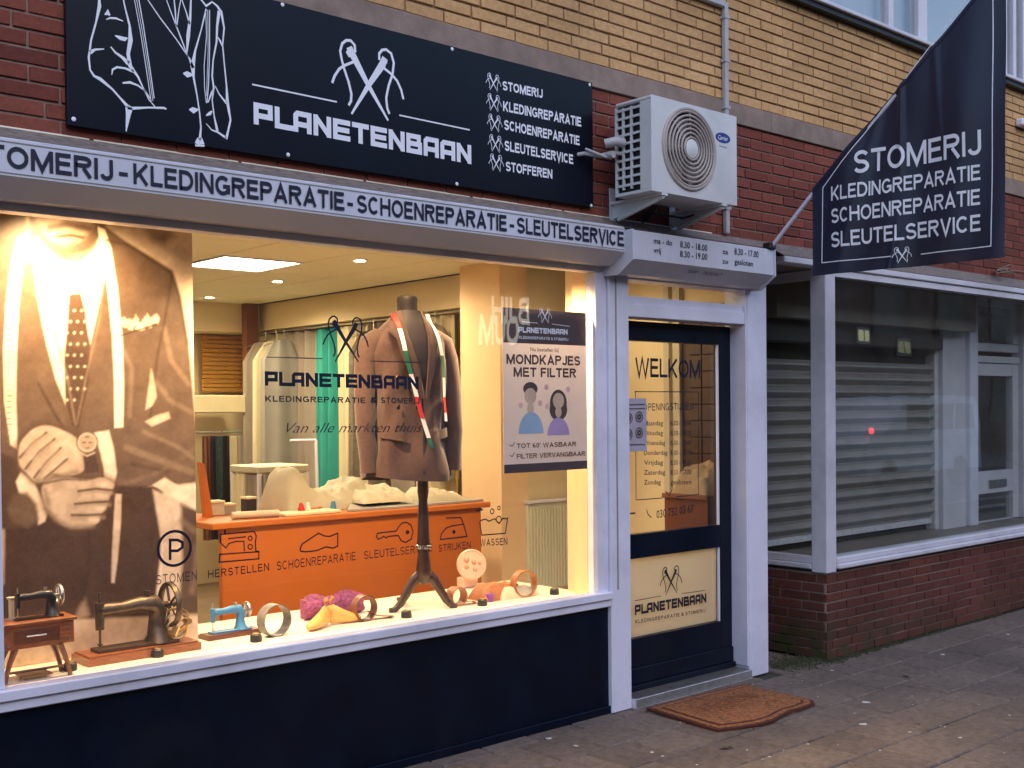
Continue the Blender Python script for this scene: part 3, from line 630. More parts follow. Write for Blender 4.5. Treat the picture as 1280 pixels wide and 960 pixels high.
# --- door with transom
YDo = .08
A = lambda px, py, y=YDo: at(px, py, y=y)
zt = A(840, 404).z; zg1 = A(840, 428).z; zg0 = A(840, 663).z; zr0 = A(840, 692).z; zl0 = A(840, 789).z; zb0 = .075
print('door z', zt, zg1, zg0, zr0, zl0)
m = MB(); m.box(4.50, 4.612, YDo, YDo+.05, zb0, zt, bev=.003); m.box(5.40, 5.503, YDo, YDo+.05, zb0, zt, bev=.003)
m.box(4.6125, 5.3995, YDo+.001, YDo+.05, zg1, zt-.001); m.box(4.6125, 5.3995, YDo+.001, YDo+.05, zr0, zg0); m.box(4.6125, 5.3995, YDo+.001, YDo+.05, zb0+.001, zl0)
door = m.build('door', 'navy', shop)
m = MB(); m.box(4.5, 5.5, YDo-.012, YDo-.0005, zb0+.012, zb0+.10, bev=.003); m.build('kick_board', 'navy', door)
m = MB(); m.box(4.5, 5.5, YDo-.03, YDo-.0005, zb0-.02, zb0+.0115, bev=.003); m.build('weather_bar', 'navy', door)
m = MB(); m.box(4.6125, 5.3995, .10, .106, zg0, zg1); dpane = m.build('pane', 'glass', door)
m = MB(); m.box(4.6125, 5.3995, .10, .106, zl0, zr0); m.build('pane', 'glass', door)
m = MB(); m.box(4.6125, 5.3995, .115, .119, zl0, zr0); m.build('cream_film', 'film', door)
m = MB()
for (x0, x1, z0, z1) in ((5.386, 5.3993, zg0, zg1), (5.386, 5.3993, zl0, zr0)): m.box(x0, x1, .088, .0995, z0, z1)
m.build('glazing_bead', 'white', door)
YG = .0985
def gt(m, txt, p0, p1, hpx, w=.17, small=False, **kw):
    a, b = at(*p0, y=YG), at(*p1, y=YG); h = at(p0[0], p0[1]-hpx, y=YG).z-a.z
    (smalltext(m, txt, a, b, h, lift=.0008) if small else text_on(m, txt, a, b, h, w=w, lift=.0008, **kw))
m = MB(); gt(m, 'WELKOM', (794, 471), (875, 473), 24, w=.16, gap=.1)
tr = lambda pts, w: trace(m, pts, w, False, YG)
tr([(793, 489.5), (873, 490), (873, 618)], .005); tr([(794, 489), (795, 625), (828, 622.5)], .005); tr([(845, 621), (873, 618)], .005); tr([(832, 614), (836, 620), (840, 613)], .006)
gt(m, 'OPENINGSTIJDEN', (804, 513.5), (866, 512), 9, w=.14, gap=.2)
for i, (dname, hrs) in enumerate([('Maandag', '8.30 - 18.00'), ('Dinsdag', '8.30 - 18.00'), ('Woensdag', '8.30 - 18.00'), ('Donderdag', '8.30 - 18.00'), ('Vrijdag', '8.30 - 19.00'), ('Zaterdag', '8.30 - 17.00'), ('Zondag', 'gesloten')]):
    yy = 532+i*12.3; gt(m, dname, (805, yy), (805+2.8*len(dname)+4, yy-.4), 6, small=True); gt(m, hrs, (838, yy), (864, yy-.6), 6, small=True)
gt(m, '030 752 03 67', (820.5, 648), (867, 640), 10, small=True); tr([(808, 637), (810, 643), (814, 647)], .006)
m.box(at(780, 643, y=YG).x, at(794, 643, y=YG).x, YG-.001, YG, at(787, 643, y=YG).z, at(787, 641, y=YG).z)
m.build('lettering', 'ink', door)
m = MB(); a = at(778, 565, y=.0955); b = at(808, 498, y=.0955); m.box(4.6126, b.x, .096, .0985, a.z, b.z); st = m.build('sticker', 'lav', door)
m = MB()
for cx_, cy_ in ((786, 523), (799, 521), (786, 543), (799, 541)): circ(m, cx_, cy_, 6.2, .006, y=.094); circ(m, cx_, cy_, 2.6, .012, y=.094, n=12)
for yy in (506, 511, 556): trace(m, [(780, yy), (806, yy-.5)], .005, y=.094)
m.build('symbols', 'poshead', st)
m = MB(); c = at(838.5, 728, y=YG); put_emblem(m, c, at(838, 711, y=YG).z-at(838, 747, y=YG).z, .0008)
gt(m, 'PLANETENBAAN', (793.5, 769), (882.5, 753), 12.5, w=.26, font=techno, gap=.1)
gt(m, 'KLEDINGREPARATIE & STOMERIJ', (794, 779.5), (881.5, 765), 4.6, w=.18, gap=.25)
tr([(793, 751), (826, 745)], .004); tr([(852, 742), (881, 738)], .004)
m.build('shop_name_decal', 'ink', door)
# frame round door and transom
m = MB(); m.box(5.504, 5.5155, -.03, .12, .07, 2.345); m.box(4.4975, 5.5035, -.028, .1, 2.092, 2.16, bev=.003); m.box(4.4975, 5.5035, -.012, .1, 2.1605, 2.205, bev=.003); m.box(4.4975, 5.5035, -.02, .1, 2.292, 2.345)
fr = m.build('door_frame', 'white', shop)
m = MB(); m.box(4.4975, 5.5035, .03, .036, 2.205, 2.292); m.build('transom_pane', 'glass', fr)
m = MB(); m.box(4.4975, 5.5155, -.055, .14, 0, .05); th = m.build('threshold', 'galv', shop)
m = MB()
for i in range(50): x = 4.505+i*.0202; m.box(x, x+.012, -.05, .05, .0505, .054)
for j in range(5): m.box(4.5, 5.51, -.0575, -.0555, .006+j*.009, .011+j*.009)
m.build('tread_rib', 'steel', th)

# --- upper windows above the yellow brick
m = MB(); m.box(-1.5, XS-.002, -.075, .2, 4.142, 4.168, bev=.004); us = m.build('upper_sill', 'white2', shop); m = MB(); m.box(-1.5, XS-.002, -.05, .2, 4.108, 4.1415); m.build('painted_sill_shadow', 'dark', us)  # dark strip below the sill paints in its shadow
m = MB(); m.box(XS, 14, -.075, .2, 4.142, 4.168, bev=.004); us = m.build('upper_sill', 'white2', nb); m = MB(); m.box(XS, 14, -.05, .2, 4.108, 4.1415); m.build('painted_sill_shadow', 'dark', us)  # same painted shadow strip under the neighbour's sill
def upper(parent, xs, xe, mull):
    m = MB(); m.box(xs, xe, .03, .1, 4.166, 4.20)
    for x, w in mull: m.box(x-w/2, x+w/2, .028, .1, 4.2005, 5.6, bev=.004)
    m.box(xs, xe, .03, .1, 5.6, 5.68); m.box(xs, xe, .03, .09, 4.98, 5.03)
    w_ = m.build('upper_window', 'white2', parent)
    m = MB(); m.box(xs, xe, .06, .066, 4.2, 5.6); m.build('pane', 'oldglass', w_)
    m = MB(); m.box(xs, xe, .16, .2, 4.166, 5.68); m.build('sky_reflection_panel', 'sky', w_)  # bluish panel behind the panes; reflected sky put into its colour
upper(shop, -1.5, XS-.002, [(1.5, .06), (3.2, .06), (4.8, .06)])
upper(nb, XS, 14, [(6.0, .06), (7.25, .06), (7.68, .12), (8.95, .07), (9.12, .05), (9.3, .07), (10.4, .07)])
m = MB(); m.box(-1.5, XS-.002, .1, 8.2, 5.7, 9); m.build('storey', 'mortar2', shop)
m = MB(); m.box(XS, 14, .1, 8.2, 5.7, 9); m.build('storey', 'mortar2', nb)

# ================================================================== NEIGHBOUR'S DISPLAY WINDOW
m = MB(); m.box(6.262, 14, -.072, .15, 0, .545); m.build('low_wall_core', 'mortar3', nb)
m = MB(); m.box(6.263, 6.45, .1, .74, 0, .545); m.build('low_wall_core', 'mortar3', nb)
m = MB()
m.box(6.24, 6.35, -.095, .02, .548, 2.48, bev=.005)                       # corner post
m.box(6.351, 12, -.12, .02, .566, .60, bev=.008); m.box(6.351, 12, -.10, .02, .6005, .64, bev=.006)  # sill and bottom rail
m.box(6.351, 12, -.085, -.02, 2.43, 2.47)
m.box(6.236, 6.30, .021, .75, .566, .60, bev=.006); m.box(6.245, 6.29, .021, .75, .6005, .65, bev=.004)
m.box(6.245, 6.29, .021, .75, 2.41, 2.47)
nw = m.build('display_window', 'white2', nb)
m = MB(); m.box(6.351, 12, -.052, -.046, .64, 2.4295); m.build('pane', 'oldglass', nw)
m = MB(); m.box(6.264, 6.27, .021, .75, .65, 2.4095); m.build('pane', 'oldglass', nw)
m = MB(); m.box(5.80, 12, -.10, .0, 2.475, 2.515, bev=.006); m.build('fascia', 'white2', nb)
m = MB(); m.box(6.27, 12, .02, 3, .575, .604); m.box(6.30, 12, .02, .9, .40, .5745); m.build('display_floor', 'displayf', nb)
m = MB(); m.box(5.72, 12, .0, 3, 2.48, 2.5); m.build('display_ceiling', 'beige', nb)
m = MB(); m.box(5.72, 6.235, 1.6, 1.7, 0, 2.48); m.build('recess_wall', 'greyp', nb)
# slatted shutter
sh = MB(); sh.box(6.28, 8.66, .40, .56, 2.045, 2.30, bev=.01); shc = sh.build('roller_shutter', 'housing', nb)
z = .70; nsl = 0
prof = [(.0, 0), (.0, .016), (-.040, .050), (-.044, .056), (-.042, .064), (-.008, .092), (.012, .0945), (.012, 0)]
slat = MB(); slat.prism([(6.30, .5+a, .0+b) for a, b in prof], (2.32, 0, 0)); so = slat.build('slat', 'shutter'); sm = so.data; bpy.data.objects.remove(so)
while z < 1.93:
    o = bpy.data.objects.new('slat', sm); COL.objects.link(o); o.parent = shc; o.location = (-7.5, random.uniform(-.001, .001), z); z += .095
m = MB(); m.box(6.30, 8.62, .485, .515, .655, .698, bev=.003); m.build('bottom_rail', 'galv', shc)
m = MB(); m.box(8.62, 8.68, .455, .54, .605, 2.069, bev=.004); m.build('guide_rail', 'galv', shc)
m = MB(); m.box(6.28, 8.66, .54, .6, .6, 2.3); m.build('backing', 'blackin', shc)
# pale bulkhead behind the glass
m = MB(); m.box(6.28, 9.0, .30, .40, 2.20, 2.478); m.build('bulkhead', 'beige', nb)
m = MB(); m.box(8.682, 9.06, .42, .95, .605, 2.478); m.build('pilaster', 'white2', nb)
m = MB(); m.box(9.062, 9.2, .38, .5, .605, 2.478, bev=.006); jamb = m.build('jamb', 'white', nb)
# neighbour's inner door, seen through the glass
zz = lambda py: at(1237, py, y=.5).z
m = MB(); m.box(9.202, 9.31, .44, .5, .61, zz(455)); m.box(9.95, 10.06, .44, .5, .61, zz(455)); m.box(9.3105, 9.9495, .442, .5, zz(470), zz(455)-.002); m.box(9.3105, 9.9495, .442, .5, zz(615), zz(588)); m.box(9.3105, 9.9495, .442, .5, .611, zz(650))
dd = m.build('inner_door', 'white2', nb)
m = MB(); m.box(9.3, 9.96, .47, .476, .62, zz(470)); m.build('pane', 'oldglass', dd)
m = MB(); m.box(9.5, 9.82, .43, .4415, zz(609), zz(599), bev=.003); m.build('letter_slot', 'steel', dd)
m = MB(); m.box(9.202, 10.2, .43, .52, zz(454), zz(446)); m.box(9.202, 10.2, .44, .5, zz(440), zz(430), bev=.004); m.box(9.96, 10.06, .44, .5, zz(429), zz(385)); m.box(9.202, 10.2, .43, .52, zz(384), 2.478)
m.box(10.061, 10.3, .40, .5, .61, 2.478); tf = m.build('transom_frame', 'white2', nb)
m = MB(); m.box(9.2, 9.96, .47, .476, zz(430), zz(385)); m.build('pane', 'oldglass', tf)
m = MB(); m.box(9.2, 10.3, .9, .95, .4, 2.48); m.box(10.3, 12, .3, .35, .6, 2.48); m.build('back_wall', 'greyp', nb)
m = MB(); m.grid(lambda u, v: (9.32+u*.2, .75+.02*math.sin(u*25), .62+v*1.4), 20, 2); m.build('net_curtain', 'creamc', nb, smooth=True)
m = MB(); c = at(1204, 352, y=-.09); m.lathe((c.x+.3, .1, 2.474), [(.05, 0), (.05, -.012), (.03, -.02)], 16); m.build('ceiling_lamp', 'dark', nb)

# ================================================================== SHOP SIGN
YS = -.03
P = lambda px, py, y=YS: at(px, py, y=y)
a = P(85, 158); b = P(742, 262); t = P(739, 103)
sgn = thing('shop_sign', 'wide dark shop sign with white jacket drawing and needle emblem above the window', 'sign', (2.9, YS, 2.64))
m = MB(); m.box(a.x, b.x, YS, -.004, 2.64, t.z, bev=.002); m.build('board', 'board', sgn)
def stx(m, txt, p0, p1, hpx, w=.17, y=YS, **kw):
    a, b = P(*p0, y), P(*p1, y); h = P(p0[0], p0[1]-hpx, y).z-a.z; text_on(m, txt, a, (b.x, b.y, b.z), h, w=w, lift=.0012, **kw)
def line(m, pts, w, y=YS, closed=False, lift=.0012):
    q = [P(px, py, y) for px, py in pts]; ik = Ink(); ik.ribbon([(p.x, p.z) for p in q], w, closed); ik.put(m, (0, y, 0), (1, 0, 0), (0, 0, 1), lift)
m = MB(); stx(m, 'PLANETENBAAN', (317, 155), (588.7, 205.5), 27.5, w=.25, font=techno, gap=.1); m.build('shop_name', 'print', sgn)
m = MB(); c = P(460, 107.5); put_emblem(m, c, P(460, 57.5).z-P(460, 150.7).z, .0012); m.build('emblem', 'print', sgn)
for q in ([(315, 105.5), (421, 127.5)], [(499, 144), (587, 162.5)]): m = MB(); line(m, q, .0065); m.build('rule', 'print', sgn)
for txt, p0, p1, h, e in (('STOMERIJ', (628, 112.5), (678, 123), 11.5, (616.5, 104.5)), ('KLEDINGREPARATIE', (628.7, 138.7), (726, 158.7), 12.5, (617, 130)), ('SCHOENREPARATIE', (630, 162), (724, 182), 12.5, (618, 155.5)), ('SLEUTELSERVICE', (630.5, 188), (716, 205.5), 12.5, (619, 181)), ('STOFFEREN', (632, 213.7), (690, 223.7), 12, (620, 205))):
    m = MB(); stx(m, txt, p0, p1, h, w=.21, gap=.1); put_emblem(m, P(*e), .082, .0012); m.build('lettering', 'print', sgn)
J = [([(495, -20), (497, 30), (480, 110), (455, 200), (443, 290), (450, 350), (470, 380), (500, 395), (560, 445), (600, 490), (640, 535)], [6, 14, 7, 7, 8, 7, 9, 14, 8, 8, 14]),
 ([(640, 535), (655, 542), (740, 538), (820, 540), (832, 546)], [20, 12, 7, 9, 6]), ([(645, 535), (640, 580), (634, 625), (630, 658)], [30, 18, 10, 3]),
 ([(612, -20), (625, 40), (648, 130), (652, 200), (640, 270), (650, 330), (690, 385), (715, 440), (745, 500), (775, 535)], [5, 6, 9, 18, 14, 16, 8, 6, 5, 5]),
 ([(668, -20), (700, 150), (730, 340), (757, 520)], 4), ([(690, -20), (715, 120), (750, 350), (770, 492)], 5),
 ([(725, -20), (800, 90), (880, 195), (945, 290), (965, 340)], [4, 5, 5, 6, 14]), ([(825, -20), (850, 50), (900, 180), (940, 285)], [4, 4, 6, 5]),
 ([(868, -20), (876, 60), (880, 135)], [5, 6, 5]), ([(884, 125), (895, 40), (905, -10), (930, 60), (948, 122)], [5, 4, 6, 5, 8]), ([(955, -20), (950, 90), (940, 180), (934, 262)], [6, 10, 16, 5]),
 ([(1030, 45), (1005, 150), (975, 255), (962, 330), (968, 390), (985, 480), (998, 570), (1004, 640), (998, 700)], [7, 5, 8, 20, 9, 6, 6, 7, 12]), ([(992, 690), (985, 720)], [10, 22]), ([(1004, 690), (1010, 722)], [10, 22]), ([(975, 727), (1022, 729)], 9),
 ([(915, 367), (935, 372), (960, 374)], [4, 26, 10]), ([(945, 548), (965, 552), (990, 548)], [4, 26, 6]),
 ([(990, -20), (1030, 30), (1060, 10), (1085, 30), (1105, 60), (1120, 140), (1112, 225), (1122, 330), (1132, 430), (1136, 510), (1152, 600), (1140, 655), (1130, 695)], [6, 8, 6, 9, 12, 7, 6, 6, 7, 14, 8, 9, 12]),
 ([(1130, 690), (1090, 662), (1058, 650), (1030, 618)], [10, 8, 5, 3]), ([(1095, 55), (1085, 130), (1082, 210), (1065, 300), (1060, 380), (1068, 440), (1060, 500), (1070, 580), (1086, 655)], [14, 10, 8, 6, 7, 8, 5, 6, 12]),
 ([(1088, 185), (1100, 205), (1110, 232)], [4, 9, 4]), ([(1075, 430), (1095, 470), (1118, 500), (1132, 515)], [4, 6, 8, 14]), ([(1030, 578), (1048, 568), (1060, 555)], [5, 14, 5]), ([(1040, 512), (1055, 470), (1065, 445)], [4, 8, 5]),
 ([(1028, 55), (1032, 180), (1020, 330), (1022, 440), (1031, 515)], 4), ([(1047, 50), (1047, 250), (1042, 420), (1034, 515)], 5), ([(1038, 50), (1040, 250), (1032, 480)], 3), ([(679, -20), (708, 140), (742, 350), (764, 505)], 3),
 ([(530, 98), (550, 90), (580, 92), (615, 106)], [3, 7, 8, 4]), ([(523, 74), (538, 60), (548, 78)], [4, 14, 8]), ([(575, 178), (600, 190), (622, 196), (637, 190)], [4, 16, 16, 5]), ([(553, 234), (575, 262), (612, 288), (642, 318)], [5, 8, 12, 20]),
 ([(558, 375), (562, 348), (585, 336), (625, 342), (668, 358)], [3, 7, 8, 8, 12]), ([(612, 415), (650, 412), (690, 428), (725, 455), (752, 495)], [6, 10, 7, 6, 5]), ([(450, 262), (475, 248), (520, 245)], [16, 8, 4])]
m = MB()
for pts, w in J:
    w = [q*.00095 for q in w] if isinstance(w, list) else w*.0008
    line(m, [(x/4, y/4) for x, y in pts], w)
o_ = m.build('jacket_drawing', 'print', sgn)
for px, py in ((92, 149), (353, 6), (565, 61.5), (737, 106), (360, 193.5), (571, 230), (739, 257), (106, -62)):
    c = P(px, py, YS-.001); m = MB(); m.lathe((c.x, YS-.001, c.z), [(.0085, 0), (.0085, .002), (.006, .004), (.001, .0045)], 12, (0, -1, 0)); m.build('screw', 'print', sgn, smooth=True)

# ================================================================== AIR CONDITIONER
ac = thing('air_conditioner', 'white outdoor air conditioning unit on wall brackets beside the dark sign', 'air conditioner', (4.65, 0, 2.6))
x0, x1, yf, yb, z0, z1 = 4.30, 4.985, -.372, -.125, 2.685, 3.16
m = MB()
cc = P(862, 187, yf); rF = (P(862, 136.5, yf).z-P(862, 237, yf).z)/2; cz = (P(862, 136.5, yf).z+P(862, 237, yf).z)/2; cx_ = (P(829.5, 187, yf).x+P(892, 187, yf).x)/2
rF = (rF+(P(892, 187, yf).x-P(829.5, 187, yf).x)/2)/2
print('fan', cx_, cz, rF)
n = 40   # front plate with a round opening
ring = [(cx_+rF*math.cos(2*math.pi*i/n), cz+rF*math.sin(2*math.pi*i/n)) for i in range(n)]
def edgept(i):
    t = 2*math.pi*i/n; c, s_ = math.cos(t), math.sin(t); k = 1e9
    if c > 1e-6: k = min(k, (x1-cx_)/c)
    if c < -1e-6: k = min(k, (x0-cx_)/c)
    if s_ > 1e-6: k = min(k, (z1-cz)/s_)
    if s_ < -1e-6: k = min(k, (z0-cz)/s_)
    return (cx_+c*k, cz+s_*k)
out = [edgept(i) for i in range(n)]
vs = [(x, yf, z) for x, z in ring]+[(x, yf, z) for x, z in out]+[(x, yf+.05, z) for x, z in ring]
m.add(vs, [(i, (i+1) % n, n+(i+1) % n, n+i) for i in range(n)]+[(i, 2*n+i, 2*n+(i+1) % n, (i+1) % n) for i in range(n)])
for X, Z in ((x0, z0), (x0, z1), (x1, z0), (x1, z1)):
    k = max(range(n), key=lambda i: -((out[i][0]-X)**2+(out[i][1]-Z)**2)); pass
m.box(x0, x1, yf+.0005, yb, z1-.02, z1, bev=.006); m.box(x0, x1, yf+.0005, yb, z0, z0+.015); m.box(x1-.016, x1+.012, yf+.001, yb, z0+.001, z1-.001, bev=.012)
corner = [((x0, z1), (out[10], out[20]))]
for X, Z in ((x0, z0), (x0, z1), (x1, z0), (x1, z1)):
    ks = sorted(range(n), key=lambda i: (out[i][0]-X)**2+(out[i][1]-Z)**2)[:4]
    A_ = [i for i in ks if abs(out[i][0]-X) < 1e-6]; B_ = [i for i in ks if abs(out[i][1]-Z) < 1e-6]
    if A_ and B_: m.add([(X, yf, Z), (out[A_[0]][0], yf, out[A_[0]][1]), (out[B_[0]][0], yf, out[B_[0]][1])], [(0, 1, 2)])
m.box(x0, x0+.012, yf+.0008, yf+.075, z0+.016, z1-.021); m.box(x0, x0+.012, yb-.012, yb, z0+.016, z1-.021)
m.box(x0+.02, x1-.02, yb-.008, yb-.001, z0+.02, z1-.03)
body = m.build('casing', 'acwhite', ac)
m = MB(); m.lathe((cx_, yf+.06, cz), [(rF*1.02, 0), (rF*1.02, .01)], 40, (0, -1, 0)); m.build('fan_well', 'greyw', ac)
m = MB()
for k in range(5):
    t = 2*math.pi*k/5; u = (math.cos(t), math.sin(t)); v = (math.cos(t+.75), math.sin(t+.75))
    m.add([(cx_+u[0]*.03, yf+.048, cz+u[1]*.03), (cx_+u[0]*rF*.93, yf+.05, cz+u[1]*rF*.93), (cx_+v[0]*rF*.93, yf+.028, cz+v[1]*rF*.93), (cx_+v[0]*.03, yf+.03, cz+v[1]*.03)], [(0, 1, 2, 3)])
m.build('fan', 'acgrille', ac)
gr = MB()
for k in range(7):
    rr = rF*(.28+.72*k/6.5); gr.torus((cx_, yf-.006-.012*(1-(rr/rF)**2), cz), (0, 1, 0), rr, .0062, 40, 6)
for k in range(4):
    t = math.pi/4*k; gr.tube([(cx_-rF*math.cos(t), yf-.004, cz-rF*math.sin(t)), (cx_, yf-.014, cz), (cx_+rF*math.cos(t), yf-.004, cz+rF*math.sin(t))], .0035, 6)
gr.torus((cx_, yf-.004, cz), (0, 1, 0), rF*1.01, .009, 44, 8)
grl = gr.build('fan_grille', 'acgrille', ac, smooth=True)
m = MB(); m.lathe((cx_, yf-.012, cz), [(.048, 0), (.048, .008), (.03, .014), (.002, .016)], 22, (0, -1, 0)); m.build('hub', 'acwhite', grl, smooth=True)
# side louvres
m = MB(); m.box(x0+.02, x0+.03, yf+.05, yb-.01, z0+.02, z1-.025); m.build('coil', 'dark', ac)
sg = MB(); ya, yb2 = yf+.076, yb-.0125
for k in range(10): zz_ = z0+.045+k*(z1-z0-.075)/9.4; sg.box(x0+.001, x0+.011, ya, yb2, zz_, zz_+.012)
for yy in (ya+.055, ya+.11): sg.box(x0+.0005, x0+.0115, yy, yy+.012, z0+.03, z1-.03)
sg.build('side_grille', 'acwhite', ac)
ik = Ink(); c = P(903.5, 172.5, yf); ik.disc(c.x, c.z, .062, .027, 28); m = MB(); ik.put(m, (0, yf, 0), (1, 0, 0), (0, 0, 1), .001); lg = m.build('badge', 'blue', ac)
m = MB(); smalltext(m, 'Carrier', (c.x-.042, yf, c.z-.012), (c.x+.042, yf, c.z-.012), .024, lift=.002, shear=.3); m.build('badge_lettering', 'print', lg)
m = MB(); smalltext(m, 'Inverter', (c.x-.03, yf, c.z-.05), (c.x+.035, yf, c.z-.05), .011, lift=.001); m.build('small_lettering', 'greyp', ac)
for bx in (4.40, 4.88):
    m = MB(); m.prism([(bx, -.004, 2.60), (bx, -.004, 2.683), (bx, yf+.005, 2.683), (bx, yf+.005, 2.665), (bx, -.12, 2.61)], (.006, 0, 0)); m.box(bx-.02, bx+.02, -.012, -.0035, 2.575, 2.76); m.box(bx-.022, bx+.022, yf, -.013, 2.672, 2.6845)
    m.tube([(bx, yf+.012, 2.668), (bx, -.05, 2.59)], .011, 8); m.build('bracket', 'acwhite', ac)
m = MB(); a = P(768, 262, -.1)
m.tube([(4.29, -.19, 2.95), (4.235, -.19, 2.95), (4.20, -.15, 2.94)], .024, 10); m.tube([(4.30, -.17, 2.90), (4.24, -.16, 2.90), (4.2, -.11, 2.885), (4.15, -.06, 2.90), (4.12, -.01, 2.895)], .011, 8); m.tube([(4.235, -.16, 2.87), (4.20, -.15, 2.875), (4.14, -.07, 2.92)], .007, 8); m.lathe((4.22, -.16, 2.88), [(.016, 0), (.016, .03)], 8, (0, -1, 0))
m.build('valve_pipes', 'pipe', ac, smooth=True)
m = MB(); m.prism([(4.62, -.02, 2.61), (4.66, -.02, 2.61), (4.66, -.1, 2.684), (4.62, -.1, 2.684)], (0, .012, 0)); m.tube([(4.9, -.2, 2.66), (4.86, -.1, 2.64), (4.7, -.03, 2.66)], .006, 6); m.build('drain_hose', 'dark', ac)

cd = thing('conduit', 'pale grey conduit running down the brick wall behind the air conditioner', 'pipe', (5.345, -.02, 2.6))
m = MB(); m.box(5.33, 5.362, -.035, -.0035, 2.61, 3.945, bev=.005); m.build('vertical_run', 'pipe', cd)
m = MB(); m.box(1.0, 5.3295, -.035, -.0035, 3.912, 3.945, bev=.005); m.build('horizontal_run', 'pipe', cd)
for z in (2.75, 3.33, 3.6, 3.85): m = MB(); m.box(5.322, 5.37, -.038, -.003, z, z+.018); m.build('clip', 'pipe', cd)

# ================================================================== BANNER ON SLANTED POLE
B0 = Vector((5.475, -.22, 0)); BD = Vector((.0957, -.9954, 0)).normalized(); BN = Vector((BD.y, -BD.x, 0))   # BN faces the camera side
if BN.dot(Vector(CAM)-B0) < 0: BN = -BN
def bp_(px, py):
    d = _f + _r*(px-CX)/F - _u*(py-CY)/F; d = Vector(d); t = ((B0-Vector(CAM)).dot(BN))/d.dot(BN); return Vector(CAM)+d*t
def rip(p):
    s_ = (Vector((p[0], p[1], 0))-B0).dot(BD); k = min(1, max(0, (s_-.28)/.2))
    w = .010*math.sin(s_*9+p[2]*1.3)+.006*math.sin(s_*21-p[2]*3)+.004*math.sin(s_*4+p[2]*9)+.013*math.exp(-((s_-.79-.015*(p[2]-3))/.017)**2)*min(1, max(0, (p[2]-2.78)*5))+.006*math.exp(-((s_-1.0+.05*(p[2]-3))/.02)**2)*min(1, max(0, (p[2]-2.8)*4))+.010*math.exp(-((s_-.74-.2*(p[2]-2.4))/.02)**2)*min(1, max(0, (2.62-p[2])*6))+.007*math.exp(-((s_-.5-.3*(p[2]-2.6))/.03)**2); return Vector(p)+BN*w*k
ban = thing('banner', 'dark blue slanted banner with white service words hanging from a pole', 'banner', (B0.x, B0.y, 2.3))
s0, s1, zb1 = (bp_(1016, 300)-B0).dot(BD), (bp_(1257, 300)-B0).dot(BD), bp_(1100, 337).z
ztop = lambda s_: 2.835+(s_-.295)*.925
print('banner', s0, s1, zb1, ztop(s0), ztop(s1))
m = MB()
for side in (1, -1):
    m.grid(lambda u, v: rip(B0+BD*(s0+(s1-s0)*(u if side == 1 else 1-u))+Vector((0, 0, zb1+(ztop(s0+(s1-s0)*(u if side == 1 else 1-u))-zb1)*v)))+BN*(.001*side), 150, 40)
m.build('cloth', 'flag', ban, smooth=True)
m = MB(); m.tube([B0+BD*.0+Vector((.03, 0, 2.53)), B0+BD*(s0-.01)+Vector((.012, 0, ztop(s0-.01)-.02)), B0+BD*(s1+.02)+Vector((.01, 0, ztop(s1+.02)-.02))], .0115, 10); m.build('pole', 'white', ban, smooth=True)
m = MB(); m.box(5.47, 5.53, -.235, -.18, 2.5145, 2.55, bev=.005); m.build('pole_socket', 'dark', ban)
m = MB(); m.grid(lambda u, v: rip(B0+BD*(s0+(s1-s0)*u)+Vector((0, 0, ztop(s0+(s1-s0)*u)-.03+.03*v))) + BN*.004*math.sin(math.pi*v)+BN*.002, 50, 5); m.build('sleeve', 'flag', ban, smooth=True)
def btext(txt, p0, p1, hpx, w):
    m = MB(); a, b = bp_(*p0), bp_(*p1); h = bp_(p1[0], p1[1]-hpx).z-b.z; zc = (a.z+b.z)/2; a.z = b.z = zc
    ik = line_ink(txt, w, gap=.11); ik.put(m, a, b-a, Vector((0, 0, h)), .0035, rip); m.build('lettering', 'print', ban)
btext('STOMERIJ', (1068.7, 215.6), (1227, 195.7), 31, .165)
btext('KLEDINGREPARATIE', (1040, 249), (1226, 227.5), 19.5, .17); btext('SCHOENREPARATIE', (1040, 277.5), (1226, 258.5), 20, .17); btext('SLEUTELSERVICE', (1039.5, 308), (1227, 291), 21, .17)
def bline(m, pts, w):
    q = []
    for i in range(len(pts)-1):
        a, b = bp_(*pts[i]), bp_(*pts[i+1]); q += [a.lerp(b, k/14) for k in range(14)]
    q.append(bp_(*pts[-1])); ik = Ink(); ik.ribbon([((p-B0).dot(BD), p.z) for p in q], w); ik.put(m, (B0.x, B0.y, 0), BD, (0, 0, 1), -.0035 if BD.cross(Vector((0, 0, 1))).dot(BN) < 0 else .0035, rip)
m = MB(); bline(m, [(1115, 320.5), (1027.5, 328.5), (1029, 235), (1215, -10), (1241, -40)], .005); bline(m, [(1241, -40), (1240.5, 308), (1150, 317.5)], .005); m.build('border_line', 'print', ban)
m = MB(); c = bp_(1127, 320); put_emblem(m, c, .085, -.0035 if BD.cross(Vector((0, 0, 1))).dot(BN) < 0 else .0035, BD, rip); m.build('emblem', 'print', ban)

# small bracket with dry twigs under the brick band
tw = thing('wall_twigs', 'small dry twigs poking from the brick wall below the banner', 'twigs', at(1250, 338, y=-.01))
m = MB(); c = at(1246, 338, y=-.02)
for k in range(9): m.tube([(c.x, -.01, c.z), (c.x+random.uniform(-.1, .02), -.06, c.z+random.uniform(-.03, .02)), (c.x+random.uniform(-.05, .3), -.09, c.z+random.uniform(-.06, .06))], .004, 5)
m.build('twig', 'concrete', tw, kind='stuff')
lampb = thing('wall_light', 'small white lamp fixed to the yellow brick right of the banner', 'wall lamp', at(1277, 155, y=-.02))
m = MB(); c = at(1277, 155, y=-.02); m.box(c.x-.08, c.x+.12, -.07, -.003, c.z-.03, c.z+.03, bev=.012); m.build('housing', 'white', lampb)

